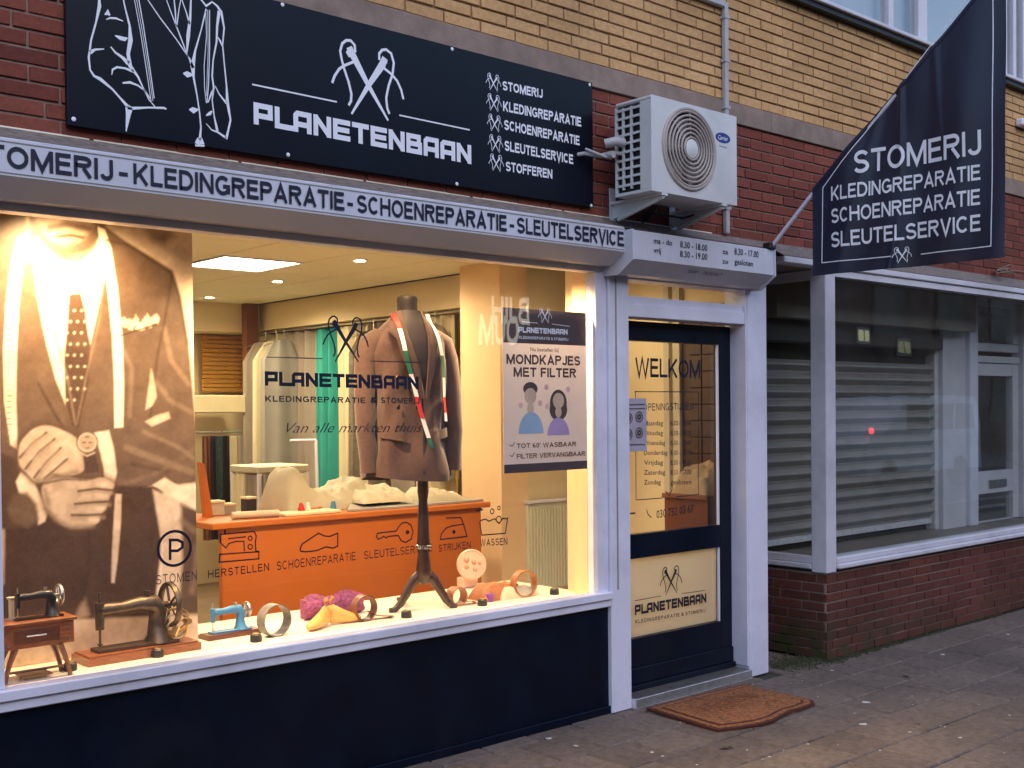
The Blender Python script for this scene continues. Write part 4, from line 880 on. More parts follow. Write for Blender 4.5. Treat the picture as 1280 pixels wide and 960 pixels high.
# ================================================================== DOOR MAT
dm = thing('door_mat', 'reddish brown coir door mat with dark border on the paving at the door', 'door mat', (4.93, -.35, 0))
op = [(808, 885), (830, 892), (853, 899), (875, 906), (897, 912), (925, 909), (950, 905), (968, 900), (980, 893), (990, 888), (1003, 885), (1018, 879), (1016, 875), (990, 869), (960, 862), (930, 855), (900, 862), (870, 869), (838, 877)]
pts = [at(a, b, z=.016) for a, b in op]; cen = sum(pts, Vector())/len(pts)
def ringp(k, z): return [Vector((cen.x+(p.x-cen.x)*k, cen.y+(p.y-cen.y)*(1-(1-k)*1.35), z)) for p in pts]
m = MB(); m.prism(ringp(1, .003), (0, 0, .013)); m.build('border', 'matdk', dm)
m = MB(); m.prism(ringp(.955, .0165), (0, 0, .003)); m.build('pile', 'mat', dm)
m = MB(); m.prism(ringp(.87, .0198), (0, 0, .0015)); m.build('inner_line', 'matdk', dm)
m = MB(); m.prism(ringp(.84, .0216), (0, 0, .002)); ip = m.build('inner_pile', 'mat', dm)
m = MB(); rr_ = ringp(1, .004)
for i_ in range(900):
    k = random.random()*len(rr_); a, b = rr_[int(k)], rr_[(int(k)+1) % len(rr_)]; p = a.lerp(b, k % 1); d = (p-cen); d.z = 0; d.normalize(); t_ = Vector((-d.y, d.x, 0)); q = p+t_*random.uniform(-.004, .004)-d*.01
    e = q+d*random.uniform(.012, .026)+t_*random.uniform(-.01, .01); m.add([q-t_*.0012, q+t_*.0012, (e.x, e.y, random.uniform(.002, .02))], [(0, 1, 2)])
for i_ in range(5000):
    u, v = random.random(), random.random(); p = Vector((4.52+.84*u, -.10-.5*v, 0))
    if any((pts[(j_+1) % len(pts)]-pts[j_]).to_2d().cross((p-pts[j_]).to_2d()) > -.012 for j_ in range(len(pts))) and any((pts[(j_+1) % len(pts)]-pts[j_]).to_2d().cross((p-pts[j_]).to_2d()) < .012 for j_ in range(len(pts))): continue
    m.add([(p.x, p.y, .02), (p.x+.003, p.y+.001, .02), (p.x+random.uniform(-.006, .006), p.y+random.uniform(-.006, .006), .031)], [(0, 1, 2)])
m.build('coir_fibre', 'mat', dm, kind='stuff')
m = MB(); text_on(m, 'WELKOM', (4.66, -.40, .0238), (5.12, -.40, .0238), .11, w=.2, up=(0, 1, 0), lift=.0006); m.build('lettering', 'matmid', dm)

# ================================================================== INTERIOR OF THE SHOP
m = MB(); m.box(-1.5, 5.7, .251, 5.9, -.2, 0); m.build('floor', 'floorin', kind='structure')
m = MB(); m.box(-1.6, -1.5, .25, 5.9, 0, 2.6); m.build('wall_left', 'cream', kind='structure')
m = MB(); m.box(-1.5, 5.7, 5.8, 5.9, 0, 2.6); m.build('wall_back', 'cream', kind='structure')
m = MB(); m.box(5.70, 5.715, .1205, 5.9, 0, 2.62); m.build('wall_right', 'cream', kind='structure')
m = MB(); m.box(-1.6, 5.715, .2501, 8, 2.66, 2.75); m.box(-1.6, 5.715, .251, 8, 4.0, 4.1); m.box(5.716, 14, .251, 8, 2.66, 2.75); m.build('slab', 'blackin', kind='structure')  # unseen upper floor slabs, put in to block light from above
m = MB(); m.box(-1.6, 14, 7.9, 8, -.2, 5.7); m.box(-1.7, -1.6, .25, 8, -.2, 5.7); m.box(14, 14.1, 0, 8, -.2, 9); m.build('wall_rear', 'mortar', kind='structure')
ce = MB(); ce.box(-1.5, 5.7, .062, 5.8, 2.612, 2.65); ceo = ce.build('ceiling', 'grid', kind='structure')
PX, PY = 3.46-.6*8, 2.47-.62*4
tilem = MB(); tilem.box(-.293, .293, -.303, .303, 0, .012, bev=.003); o = tilem.build('ceiling_tile', 'ceil'); tmesh = o.data; bpy.data.objects.remove(o)
for i in range(16):
    for j in range(10):
        x, y = PX+.6*i+.285, PY+.62*j+.31
        if x < -1.4 or x > 5.2 or y < .3 or y > 5.6: continue
        if (i, j) in ((8, 4), (4, 2), (4, 6), (8, 8)): continue
        o = bpy.data.objects.new('ceiling_tile', tmesh); COL.objects.link(o); o.parent = ceo; o.location = (x, y, 2.598)
def panel(i, j, label):
    x, y = PX+.6*i+.285, PY+.62*j+.31
    t = thing('ceiling_light', label, 'ceiling light', (x, y, 2.6))
    m = MB()
    for q in ((x-.29, x+.29, y-.30, y-.285), (x-.29, x+.29, y+.285, y+.30), (x-.29, x-.275, y-.2845, y+.2845), (x+.275, x+.29, y-.2845, y+.2845)): m.box(*q, 2.592, 2.611)
    m.build('frame', 'white', t); m = MB(); m.box(x-.2745, x+.2745, y-.2845, y+.2845, 2.597, 2.606); m.build('diffuser', 'lamp', t)
panel(8, 4, 'bright square ceiling panel light glowing right of the suit poster'); panel(4, 2, 'added unseen ceiling panel light behind the top of the suit poster'); panel(4, 6, 'added ceiling panel light at the back, hidden by the suit poster'); panel(8, 8, 'added unseen ceiling panel light farthest back over the shelves')  # last three panels are added out of view for general room light
for k, (px, py, lab) in enumerate([(262, 372, 'small round downlight nearest the suit poster on the tiled ceiling'), (347, 352, 'small round downlight just right below the bright ceiling panel'), (450, 326, 'small round downlight close to the window head above the mannequin')]):
    p = at(px, py, z=2.592); t = thing('downlight', lab, 'ceiling light', p, 'round downlights in the tiled ceiling')
    m = MB(); m.lathe((p.x, p.y, 2.5975), [(.055, 0), (.055, -.004), (.04, -.006)], 20); m.build('rim', 'white', t, smooth=True); m = MB(); m.lathe((p.x, p.y, 2.5915), [(.036, 0), (.036, -.002)], 18); m.build('lens', 'spot', t)
def lampat(loc, energy, target=None, size=1.2, blend=.6, r=.03, col=(1, .69, .34)):
    l = bpy.data.lights.new('lamp', 'SPOT' if target else 'POINT'); l.energy = energy*LG; l.color = col; l.shadow_soft_size = r
    o = bpy.data.objects.new('lamp', l); COL.objects.link(o); o.location = loc
    if target: l.spot_size = size; l.spot_blend = blend; o.rotation_euler = (Vector(loc)-Vector(target)).to_track_quat('Z', 'Y').to_euler()
    return o
# spotlights on the head of the display window (hidden behind the window head)
for x, tgt, e, sz in ((1.62, (1.70, .42, 1.75), 100, 2.35), (2.55, (2.55, .14, .7), 105, 2.3), (3.15, (3.15, .15, .6), 24, 2.2), (3.95, (3.95, .15, .7), 115, 2.3)):
    t = thing('display_spotlight', 'spotlight inside the window head at %.2f m lighting the display' % x, 'spotlight', (x, .17, 2.6))
    t['label'] = {1.62: 'display spotlight above the man in the suit poster', 2.55: 'display spotlight above the toy sewing machine and lasts', 3.15: 'display spotlight just above the mannequin in the coat', 3.95: 'display spotlight above the face mask poster'}[x]
    m = MB(); m.lathe((x, .17, 2.59), [(.02, 0), (.02, -.08), (.045, -.085), (.05, -.17), (.046, -.17), (.03, -.1)], 18); m.build('housing', 'white', t, smooth=True)
    lampat((x, .17, 2.40), e, tgt, sz, 1.0 if x < 2 else .8)
for p, e in (((3.745, 2.78, 2.58), 95), ((1.345, 1.54, 2.58), 60), ((1.345, 4.02, 2.58), 75), ((3.745, 5.26, 2.58), 70), ((5.0, .9, 2.5), 16), ((4.6, 4.2, 2.58), 70), ((4.5, 2.3, 2.58), 45)): lampat(p, e, (p[0], p[1], 0), 3.0, .5, r=.12, col=(1, .80, .48))  # panel and downlight spots; the one inside the door is added, without fixture

# bulkheads along side and back wall
m = MB(); m.box(5.30, 5.695, 2.03, 5.8, 2.36, 2.6); m.box(-1.5, 5.2995, 5.35, 5.8, 2.34, 2.6); m.build('bulkhead', 'cream', kind='structure')
# column and wall with radiator
m = MB(); m.box(5.0, 5.24, 1.6, 2.02, 0, 2.6); m.build('column', 'peach', kind='structure')
m = MB(); m.box(5.2405, 5.70, 1.66, 1.76, 0, 2.6); m.build('wall_inner', 'cream', kind='structure')
rd = thing('radiator', 'pale ribbed panel radiator on the wall right of the counter', 'radiator', (5.38, 1.6, .3))
ra, rb_ = at(657, 630, y=1.57), at(735, 627, y=1.57)
m = MB(); m.box(ra.x+.02, 5.69, 1.575, 1.62, .35, ra.z, bev=.006); m.build('panel', 'rad', rd)
m = MB(); x = ra.x+.04
while x < 5.66: m.box(x, x+.016, 1.562, 1.5745, .37, ra.z-.03, bev=.004); x += .028
m.build('rib', 'rad', rd, kind='stuff')
m = MB(); m.box(ra.x+.01, 5.695, 1.555, 1.63, ra.z+.001, ra.z+.015); m.build('top_grille', 'white', rd)
m = MB(); m.box(4.262, 4.30, .0605, .16, .62, 2.6); m.build('window_reveal', 'peach', kind='structure')
m = MB(); m.box(4.3005, 4.34, .0605, .25, .62, 2.6); m.box(-1.5, 4.34, .0605, .25, 2.42, 2.6); m.build('wall_front', 'cream', kind='structure')
# through the door: brown tiled wall on the party wall
ya, yb3 = at(893, 500, x=5.67).y, at(851, 500, x=5.67).y; yc = at(829, 500, x=5.67).y
bt = thing('tiled_panel', 'tall brown tiled wall panel seen through the glass of the door', 'wall panel', (5.68, ya, 0))
m = MB(); m.box(5.685, 5.699, .122, yb3, .0, 2.25); m.build('backing', 'bwall', bt)
y = .13
while y < yb3-.08:
    z = .9
    while z < 2.2:
        m = MB(); m.box(5.672, 5.6845, y, min(y+.098, yb3), z, z+.098, bev=.003); m.build('tile', 'bwall', bt); z += .104
    y += .104
m = MB(); m.box(5.66, 5.699, yb3+.002, yb3+.05, 0, 2.5); m.box(5.67, 5.699, yb3+.1, yb3+.14, 0, 2.5); m.box(5.675, 5.699, yc-.05, yc, 0, 2.5); 
tr_ = thing('door_lining', 'pale vertical door lining beside the brown tiled panel', 'door frame', (5.68, yb3, 0)); m.build('lining', 'whitef', tr_)
def mound(name, fx, label, cat, mat, amp=.02, seed=1, loc=None):
    (xa, xb), (ya, yb), zb, hf = fx; rn = random.Random(seed); ph = [rn.uniform(0, 6) for _ in range(8)]
    m = MB()
    def fn(u, v):
        e = min(1, 6*u, 6*(1-u))*min(1, 5*v, 5*(1-v)); h = hf(u, v)*e**.5
        q = Vector((xa+(xb-xa)*u*1.0, ya+(yb-ya)*v, seed*3.1)); h += amp*e*(4.2*(.5-abs(mnoise.noise(Vector((q.x*9+q.y*5, q.y*5, q.z)))))+2.0*(.4-abs(mnoise.noise(q*16)))+.8*mnoise.noise(q*34))-amp*e*1.2; return (xa+(xb-xa)*u, ya+(yb-ya)*v, zb+max(0, h))
    m.grid(fn, 64, 36); m.add([(xa, ya, zb), (xb, ya, zb), (xb, yb, zb), (xa, yb, zb)], [(0, 1, 2, 3)])
    o = m.build(name, mat, smooth=True, label=label, category=cat); return o
c = at(870, 618, x=5.45)
st_ = thing('low_cabinet', 'low brown cabinet carrying a tan cushion, seen through the door', 'cabinet', (5.5, .4, 0))
m = MB(); m.box(5.42, 5.66, .2, .56, c.z-.03, c.z-.001, bev=.004); m.build('top', 'brownp', st_)
m = MB(); m.box(5.44, 5.66, .21, .55, 0, c.z-.0305); m.build('carcass', 'wooddark', st_)
mound('cushion', ((5.44, 5.65), (.22, .5), c.z, lambda u, v: .10+.10*u), 'plump tan fabric cushion on the low cabinet inside the door', 'cushion', 'tanf', .015, 3)

# counter
ct = thing('counter', 'orange shop counter behind the mannequin stand', 'counter', (3.8, 1.7, 0))
cz = at(262, 655, y=1.40).z; cxa = at(277, 655, y=1.42).x; cxb = at(610, 640, y=1.42).x
print('counter', cz, cxa, cxb)
m = MB(); m.box(cxa, cxb-.06, 1.42, 1.46, 0, cz-.035); m.build('front_panel', 'orange', ct)
m = MB(); m.box(cxb-.09, cxb-.06, 1.4605, 2.0, 0, cz-.036); m.build('side_panel', 'orange', ct)
m = MB(); m.box(cxa-.07, cxb, 1.39, 2.03, cz-.0345, cz, bev=.005); m.build('top', 'orange', ct)
m = MB(); p = [at(250, 578, y=1.75), at(256, 580, y=1.75), at(268, 655, y=1.75), at(258, 658, y=1.75)]; m.prism(p, (0, .04, 0)); o = m.build('orange_board', 'orange', label='narrow orange board standing upright at the left end of the counter', category='board')
mound('fabric_pile', ((at(352, 620, y=1.7).x, at(462, 620, y=1.7).x), (1.62, 2.0), cz, lambda u, v: (.20*math.exp(-((u-.08)/.16)**2)+.10+.11*math.exp(-((u-.95)/.2)**2))), 'large heap of creamy white fabric on the orange counter', 'fabric', 'whitef', .012, 5)
a, b = at(292, 645, y=1.5), at(345, 646, y=1.5); m = MB(); m.tube([(a.x, 1.52, cz+.022), (b.x, 1.47, cz+.022)], .021, 12); m.build('paper_roll', 'whitef', smooth=True, label='white paper roll lying at the left front of the counter', category='paper roll')
a, b = at(350, 645, y=1.5), at(420, 640, y=1.5); m = MB(); m.box(a.x, b.x, 1.44, 1.6, cz+.001, cz+.018, bev=.003); m.build('folded_cloth', 'creamc', label='folded yellowish cloth on the counter beside the paper roll', category='cloth')
for px, lab in ((338, 'orange handled scissors lying by the paper roll'), (393, 'orange handled scissors lying in front of the fabric heap')):
    c = at(px, 636, y=1.6); t = thing('scissors', lab, 'scissors', (c.x, 1.62, cz))
    m = MB(); m.torus((c.x, 1.62, cz+.014), (0, .35, 1), .026, .007, 18, 6); m.torus((c.x+.05, 1.65, cz+.014), (0, .35, 1), .026, .007, 18, 6); m.build('handle', 'orange', t, smooth=True)
    m = MB(); m.prism([(c.x+.02, 1.62, cz+.004), (c.x+.19, 1.58, cz+.004), (c.x+.03, 1.64, cz+.004)], (0, 0, .003)); m.build('blade', 'steel', t)
a, b = at(428, 628, y=1.5), at(598, 628, y=1.5); m = MB(); m.prism([(a.x, 1.45, cz+.002), (a.x+.3, 1.42, cz+.002), (b.x, 1.45, cz+.002), (b.x-.05, 1.85, cz+.01), (a.x+.35, 1.9, cz+.05)], (0, 0, .012)); fo = m.build('cutting_board', 'greyp', label='flat grey green cutting board on the right of the counter', category='board')
mound('paper_heap', ((a.x+.15, a.x+.52), (1.5, 1.8), cz+.035, lambda u, v: .05+.05*v), 'crumpled white papers on the grey cutting board left of the stand', 'papers', 'whitef', .01, 8)
mound('white_cloth', ((a.x+.62, b.x-.08), (1.5, 1.8), cz+.015, lambda u, v: .03+.06*(1-u)), 'white cloth on the cutting board right of the stand', 'cloth', 'whitef', .008, 9)

bxs = [('white cardboard box at the far left of the counter', 268, 'whitef', .10, .07), ('small grey green box beside the upright orange board', 285, 'greyp', .07, .05), ('dark storage tin on the counter behind the paper roll', 312, 'dark', .06, .08)]
for lab, px, mt, w_, h_ in bxs:
    c = at(px, 640, y=1.85); t = thing('small_box', lab, 'box', (c.x, 1.85, cz)); m = MB(); m.box(c.x-w_/2, c.x+w_/2, 1.82, 1.90, cz+.0005, cz+h_, bev=.003); m.build('body', mt, t); m = MB(); m.box(c.x-w_/2-.003, c.x+w_/2+.003, 1.817, 1.903, cz+h_+.0005, cz+h_+.015, bev=.003); m.build('lid', 'creamc', t)
for k, (px, mt, lab) in enumerate(((372, 'redr', 'red thread cone on the counter in front of the fabric heap'), (380, 'whiter', 'white thread cone on the counter in front of the fabric heap'), (412, 'toyblue', 'blue thread cone on the counter near the middle'), (470, 'greenr', 'green thread cone on the counter left of the mannequin stand'))):
    c = at(px, 640, y=1.6); t = thing('thread_cone', lab, 'thread cone', (c.x, 1.56, cz), 'thread cones on the counter'); m = MB(); m.lathe((c.x, 1.56, cz+.004), [(.022, 0), (.022, .006), (.012, .055), (.004, .06)], 12); m.build('thread', mt, t, smooth=True); m = MB(); m.lathe((c.x, 1.56, cz), [(.024, 0), (.024, .0038)], 12); m.build('foot', 'dark', t)
# garments hung in plastic along the rail in front of the curtains
for k, (px, mt, lab) in enumerate(((333, 'greyc', 'pale grey garment on a hanger at the far left of the side rail'), (346, 'creamc', 'cream garment on a hanger second from the left on the side rail'), (356, 'greyp', 'grey garment on a hanger beside the mauve grey curtain'), (468, 'leathergrey', 'taupe garment on a hanger just left of the mannequin coat'), (545, 'greyc', 'pale garment on a hanger seen right of the mannequin coat'))):
    c = at(px, 480, x=5.28); t = thing('hanging_garment', lab, 'garment', (5.28, c.y, 1.2), 'garments hanging on the side rail')
    m = MB(); hw = .21; m.tube([(5.28, c.y, 2.345), (5.28, c.y, 2.26), (5.28-hw, c.y, 2.19)], .004, 6); m.tube([(5.28, c.y, 2.26), (5.28+hw*.4, c.y, 2.22)], .004, 6); m.build('hanger', 'steel', t)
    m = MB()
    def gfn(u, v): 
        zz_ = 2.23-1.15*v; wd = .10+.11*min(1, v*7)+.02*v; th_2 = .025+.02*min(1, v*4); a_ = 6.283*u; return (5.26+wd*math.cos(a_)+.008*math.sin(9*a_+k), c.y+th_2*math.sin(a_)*(1+.3*math.sin(6*a_)), zz_+.03*(1-abs(math.cos(a_)))*(v < .05))
    m.grid(gfn, 40, 14, closed_u=True); m.build('cloth', mt, t, smooth=True)
# curtains along the side wall (plane x = 5.45)
def wavy(name, x, y0, y1, z0, z1, amp, waves, mat, label, grp='curtains along the side wall', along='y', ph=0):
    m = MB(); L = y1-y0
    for sgn_ in (0, 1):
        def fn(u, v):
            w = amp*math.sin(2*math.pi*waves*u+ph)*(1-.25*v)+amp*.35*math.sin(2*math.pi*waves*2.3*u+v*2); k = .003*sgn_
            return (x+w+k, y0+L*u, z0+(z1-z0)*v) if along == 'y' else (y0+L*u, x+w+k, z0+(z1-z0)*v)
        m.grid(fn, int(waves*10), 4)
    return m.build(name, mat, smooth=True, label=label, category='curtain' if 'curtain' in name else 'clothes', group=grp)
Yx = lambda px, x=5.45: at(px, 480, x=x).y
for pa, pb, mat, lab, zb_ in ((363, 398, 'greyc', 'mauve grey curtain hanging left of the teal one', .75), (399, 428, 'teal', 'teal curtain hanging in the middle of the row', .6), (429, 462, 'creamc', 'cream curtain hanging between the teal curtain and the coat', .55), (463, 520, 'greyc', 'grey curtain hanging behind the mannequin', .6), (521, 571, 'creamc', 'striped beige curtain hanging right of the mannequin', .6), (322, 362, 'creamc', 'pale curtain hanging at the far left of the row', .6)):
    wavy('curtain', 5.42, Yx(pb), Yx(pa), zb_, 2.33, .045, max(2, abs(Yx(pa)-Yx(pb))/.15), mat, lab)
m = MB(); m.tube([(5.36, 2.2, 2.345), (5.36, 5.6, 2.345)], .012, 8); m.tube([(5.36, 2.2, 2.345), (5.36, 2.2, 2.36)], .01, 6); m.build('curtain_rail', 'steel', label='thin metal rail carrying the row of curtains', category='curtain rail')
# left rear: blind, pillar, shelf of clothes
bl = thing('wooden_blind', 'yellow wooden slatted blind on the rear wall', 'blind', (at(280, 450, y=5.7).x, 5.7, 1.6))
a, b = at(251, 420, y=5.7), at(305, 490, y=5.7); z = b.z
while z < a.z: m = MB(); m.box(a.x, b.x, 5.68, 5.70, z, z+.035, bev=.004); m.build('slat', 'blind', bl); z += .041
m = MB(); a2, b2 = at(305, 415, y=5.3), at(322, 600, y=5.3); m.box(a2.x, b2.x, 5.25, 5.34, 0, 2.6); m.build('timber_post', 'brownp', label='reddish brown timber post left of the curtains', category='post')
m = MB(); a, b = at(246, 494, y=5.2), at(304, 516, y=5.2); m.box(a.x-.3, b.x, 5.15, 5.5, b.z, a.z, bev=.01); m.build('wall_shelf', 'creamc', label='pale shelf on the rear wall below the wooden blind', category='shelf')
gr_ = 'garments hanging under the rear shelf'
labs = ['dark brown garment hanging first beside the suit poster', 'black garment with teal trim hanging under the shelf', 'dark green garment hanging under the shelf', 'long black coat hanging next to the pale garment', 'pale cream garment hanging at the right end under the shelf', 'pale grey garment hanging beside the timber post']
for k, (px, mt) in enumerate([(254, 'leatherdk'), (263, 'coatdark'), (272, 'green'), (281, 'coatdark'), (290, 'creamc'), (299, 'greyc')]):
    p = at(px, 600, y=5.0); q = at(px+8, 600, y=5.0); wavy('garment', 5.0+.01*k, p.x, q.x, .5, at(px, 545, y=5.0).z, .03, 2, mt, labs[k], gr_, 'x', k)
m = MB(); a, b = at(247, 541, y=5.0), at(304, 541, y=5.0); m.tube([(a.x, 5.03, a.z), (b.x, 5.03, a.z)], .012, 8); m.build('clothes_rail', 'steel', label='short metal rail carrying the hanging garments', category='rail')
# low rack with pale garments behind the counter
rk = thing('low_rack', 'low white rack with a flat top standing behind the counter', 'rack', (at(335, 600, y=2.9).x, 2.9, 0))
a, b = at(305, 582, y=2.9), at(368, 598, y=2.9); m = MB(); m.box(a.x, b.x, 2.7, 3.1, a.z-.05, a.z, bev=.008); m.build('top', 'whitef', rk); b.z = a.z-.05

for x_, y_ in ((a.x, 2.7), (b.x-.025, 2.7), (a.x, 3.07), (b.x-.025, 3.07)): m = MB(); m.box(x_, x_+.025, y_, y_+.025, 0, b.z-.001); m.build('leg', 'white', rk)
wavy('folded_garment', a.x+.01, 2.73, 2.89, .55, b.z-.01, .015, 2.5, 'greyc', 'grey garment on the left side of the low white rack, nearest', 'garments hanging on the low white rack', 'y', 1); wavy('folded_garment', a.x+.01, 2.9, 3.06, .55, b.z-.01, .015, 2.5, 'creamc', 'cream garment on the left side of the low white rack, farther back', 'garments hanging on the low white rack', 'y', 2)
for k in range(5): xa_ = a.x+.02+(b.x-a.x-.04)*k/5; wavy('folded_garment', 2.69, xa_, xa_+(b.x-a.x-.04)/5.3, .55, b.z-.01, .022, 2.6, ['greyc', 'creamc', 'greyp', 'greyc', 'creamc'][k], ['grey folded garment at the left of the low white rack', 'cream garment second on the low white rack', 'dull grey garment in the middle of the low white rack', 'grey garment fourth on the low white rack', 'cream garment at the right of the low white rack'][k], 'garments hanging on the low white rack', 'x', k)
# ironing frame
m = MB(); a = at(395, 550, y=3.2); m.tube([(a.x, 3.2, a.z), (a.x+.02, 3.2, .3)], .012, 8); m.tube([(a.x, 3.2, a.z), (at(367, 553, y=3.2).x, 3.25, a.z)], .01, 8); m.build('stand_frame', 'white', smooth=True, label='thin white upright frame in front of the teal curtain', category='frame')

# ================================================================== DISPLAY SHELF AND WHAT STANDS ON IT
ZS = .62
m = MB(); m.box(-1.5, 4.34, .0305, .78, ZS-.03, ZS, bev=.003); sh_ = m.build('display_shelf', 'shelf', shop)
m = MB(); m.box(-1.5, 4.34, .0505, .10, .0, ZS-.0305); m.build('panel_back', 'white2', shop)

# --- man-in-suit poster: the print is a fine colour grid
def blur(c, k): return c
YPo = .43; xl, xr = 1.18, at(243, 500, y=YPo).x; zl_, zr_ = .622, 2.46
NX, NZ = 230, 420
gx = np.linspace(xl, xr, NX); gz = np.linspace(zl_, zr_, NZ); GX, GZ = np.meshgrid(gx, gz, indexing='ij')
V = np.stack([GX-CAM[0], np.full_like(GX, YPo)-CAM[1], GZ-CAM[2]], -1); dep = V@_f
PXX = CX+F*(V@_r)/dep; PYY = CY-F*(V@_u)/dep
img = np.full((NX, NZ), .62)
def inside(poly, soft=1.2):
    p = np.array(poly, float); n = len(p); ins = np.zeros_like(PXX, bool); dist = np.full_like(PXX, 1e9)
    for i in range(n):
        x1_, y1_ = p[i]; x2_, y2_ = p[(i+1) % n]; c = ((y1_ > PYY) != (y2_ > PYY)) & (PXX < (x2_-x1_)*(PYY-y1_)/((y2_-y1_)+1e-9)+x1_); ins ^= c
        dx, dy = x2_-x1_, y2_-y1_; t = np.clip(((PXX-x1_)*dx+(PYY-y1_)*dy)/(dx*dx+dy*dy+1e-9), 0, 1); dist = np.minimum(dist, np.hypot(PXX-x1_-t*dx, PYY-y1_-t*dy))
    return np.clip(np.where(ins, .5+dist/soft/2, .5-dist/soft/2), 0, 1)
def smooth(pts, n=5):
    P = [np.array(p, float) for p in pts]; o = []; k = len(P)
    for i in range(k):
        a, b, c, d = P[i-1], P[i], P[(i+1) % k], P[(i+2) % k]
        for j in range(n): t = j/n; o.append(.5*((2*b)+(-a+c)*t+(2*a-5*b+4*c-d)*t*t+(-a+3*b-3*c+d)*t**3))
    return o
def fill(poly, v, soft=1.2, sm=False):
    global img
    a = inside(smooth(poly) if sm else poly, soft); img = img*(1-a)+v*a
def stroke(pts, w, v, soft=1.5, al=1.):
    global img
    dist = np.full_like(PXX, 1e9)
    for (x1_, y1_), (x2_, y2_) in zip(pts[:-1], pts[1:]):
        dx, dy = x2_-x1_, y2_-y1_; t = np.clip(((PXX-x1_)*dx+(PYY-y1_)*dy)/(dx*dx+dy*dy+1e-9), 0, 1); dist = np.minimum(dist, np.hypot(PXX-x1_-t*dx, PYY-y1_-t*dy))
    a = np.clip((w/2-dist)/soft+.5, 0, 1)*al; img = img*(1-a)+v*a
rs = np.random.RandomState(4)
def vnoise(sx, sy, seed):
    r = np.random.RandomState(seed).rand(64, 64); u = (PXX+300)/sx; v = (PYY+100)/sy; i, j = np.floor(u).astype(int), np.floor(v).astype(int); fu, fv = u-i, v-j; fu = fu*fu*(3-2*fu); fv = fv*fv*(3-2*fv)
    g_ = lambda a, b: r[a % 64, b % 64]; return (g_(i, j)*(1-fu)+g_(i+1, j)*fu)*(1-fv)+(g_(i, j+1)*(1-fu)+g_(i+1, j+1)*fu)*fv
D = .115
img[:] = .8
fill([(176, 282), (196, 279), (214, 286), (220, 296), (206, 306), (190, 301)], .3, 5)
fill([(-160, 240), (30, 245), (36, 290), (30, 330), (130, 300), (128, 280), (160, 303), (216, 338), (226, 370), (236, 430), (244, 520), (252, 602), (225, 606), (196, 606), (160, 616), (158, 660), (190, 780), (-160, 780)], D, 2)   # jacket mass
fill([(-160, 600), (205, 608), (200, 700), (192, 772), (112, 772), (104, 752), (92, 776), (-160, 780)], .042, 2)
fill([(92, 777), (97, 762), (106, 747), (112, 768)], .3, 3)
fill([(-160, 778), (112, 774), (200, 770), (252, 768), (252, 830), (-160, 860)], .55, 2)
# background right of the hip
fill([(191, 612), (250, 634), (250, 780), (196, 772), (204, 690)], .60, 2); fill([(226, 630), (252, 640), (252, 768), (222, 768), (228, 700)], .07, 3)
fill([(191, 606), (206, 597), (252, 626), (252, 641), (225, 626), (206, 616)], .8, 1.5); stroke([(226, 650), (250, 668), (240, 740)], 7, .2, 6, .7)
# folds in the jacket
for pts, w, v in (([(158, 560), (200, 575), (240, 590)], 8, .21), ([(165, 580), (210, 590)], 5, .06), ([(190, 470), (212, 500), (238, 515)], 6, .21), ([(205, 410), (214, 450), (236, 480)], 6, .21), ([(180, 540), (225, 560), (245, 575)], 5, .21), ([(60, 350), (64, 420), (85, 500), (92, 530)], 2.5, .03), ([(48, 480), (70, 520), (82, 540)], 3, .03),
                  ([(128, 330), (120, 400), (100, 470), (92, 530)], 2.5, .03), ([(42, 300), (50, 370), (66, 450), (90, 525)], 4, .21), ([(215, 345), (206, 400), (196, 450), (188, 520)], 2.5, .035), ([(110, 610), (112, 700), (104, 750)], 3, .03), ([(150, 430), (165, 460), (162, 520)], 5, .21)): stroke(pts, w, v, 4, .8)
# face / neck
fill([(30, 230), (132, 230), (130, 292), (118, 312), (96, 328), (66, 322), (44, 304), (34, 285)], .26, 5, False); stroke([(44, 288), (58, 306), (82, 316), (108, 306), (124, 286)], 15, .05, 8, .9); stroke([(70, 296), (88, 294), (104, 297)], 4, .03, 3); stroke([(60, 285), (84, 280), (112, 286)], 8, .045, 5, .9)
stroke([(52, 262), (56, 290)], 6, .25, 5); fill([(34, 240), (44, 240), (46, 300), (38, 305)], .10, 3)
# shirt, tie, vest
fill([(38, 300), (46, 296), (74, 326), (98, 328), (118, 312), (127, 290), (134, 330), (124, 380), (113, 430), (104, 400), (92, 405), (84, 440), (82, 505), (70, 475), (58, 430), (46, 370)], .93, 1.5)
fill([(86, 368), (101, 366), (107, 390), (112, 430), (111, 480), (98, 535), (88, 525), (82, 505), (80, 450), (84, 405)], .06, 1.5)
for i in range(26):
    a_, b_ = 84+(i % 3)*9+(4 if (i//3) % 2 else 0), 388+(i//3)*14
    fill([(a_, b_-1.8), (a_+1.8, b_), (a_, b_+1.8), (a_-1.8, b_)], .75, 1)
# tape measures
fill([(22, 296), (37, 288), (30, 330), (24, 380), (21, 440), (20, 500), (22, 562), (13, 556), (5, 500), (4, 440), (7, 380), (13, 330)], .82, 1.2)
for i in range(34): b_ = 320+i*7; xx = 16-6*math.sin(min(1, (b_-300)/140)*1.5); stroke([(xx-1, b_), (xx+(5 if i % 5 == 0 else 3), b_)], 1, .2, 1)
fill([(122, 283), (131, 287), (139, 310), (147, 360), (153, 420), (155, 480), (154, 534), (143, 535), (143, 480), (140, 420), (134, 360), (128, 320)], .95, 1.2)
fill([(144, 617), (152, 618), (151, 655), (147, 700), (143, 729), (139, 728), (140, 690)], .62, 1.2); fill([(0, 640), (6, 660), (5, 730), (0, 735)], .5, 2)
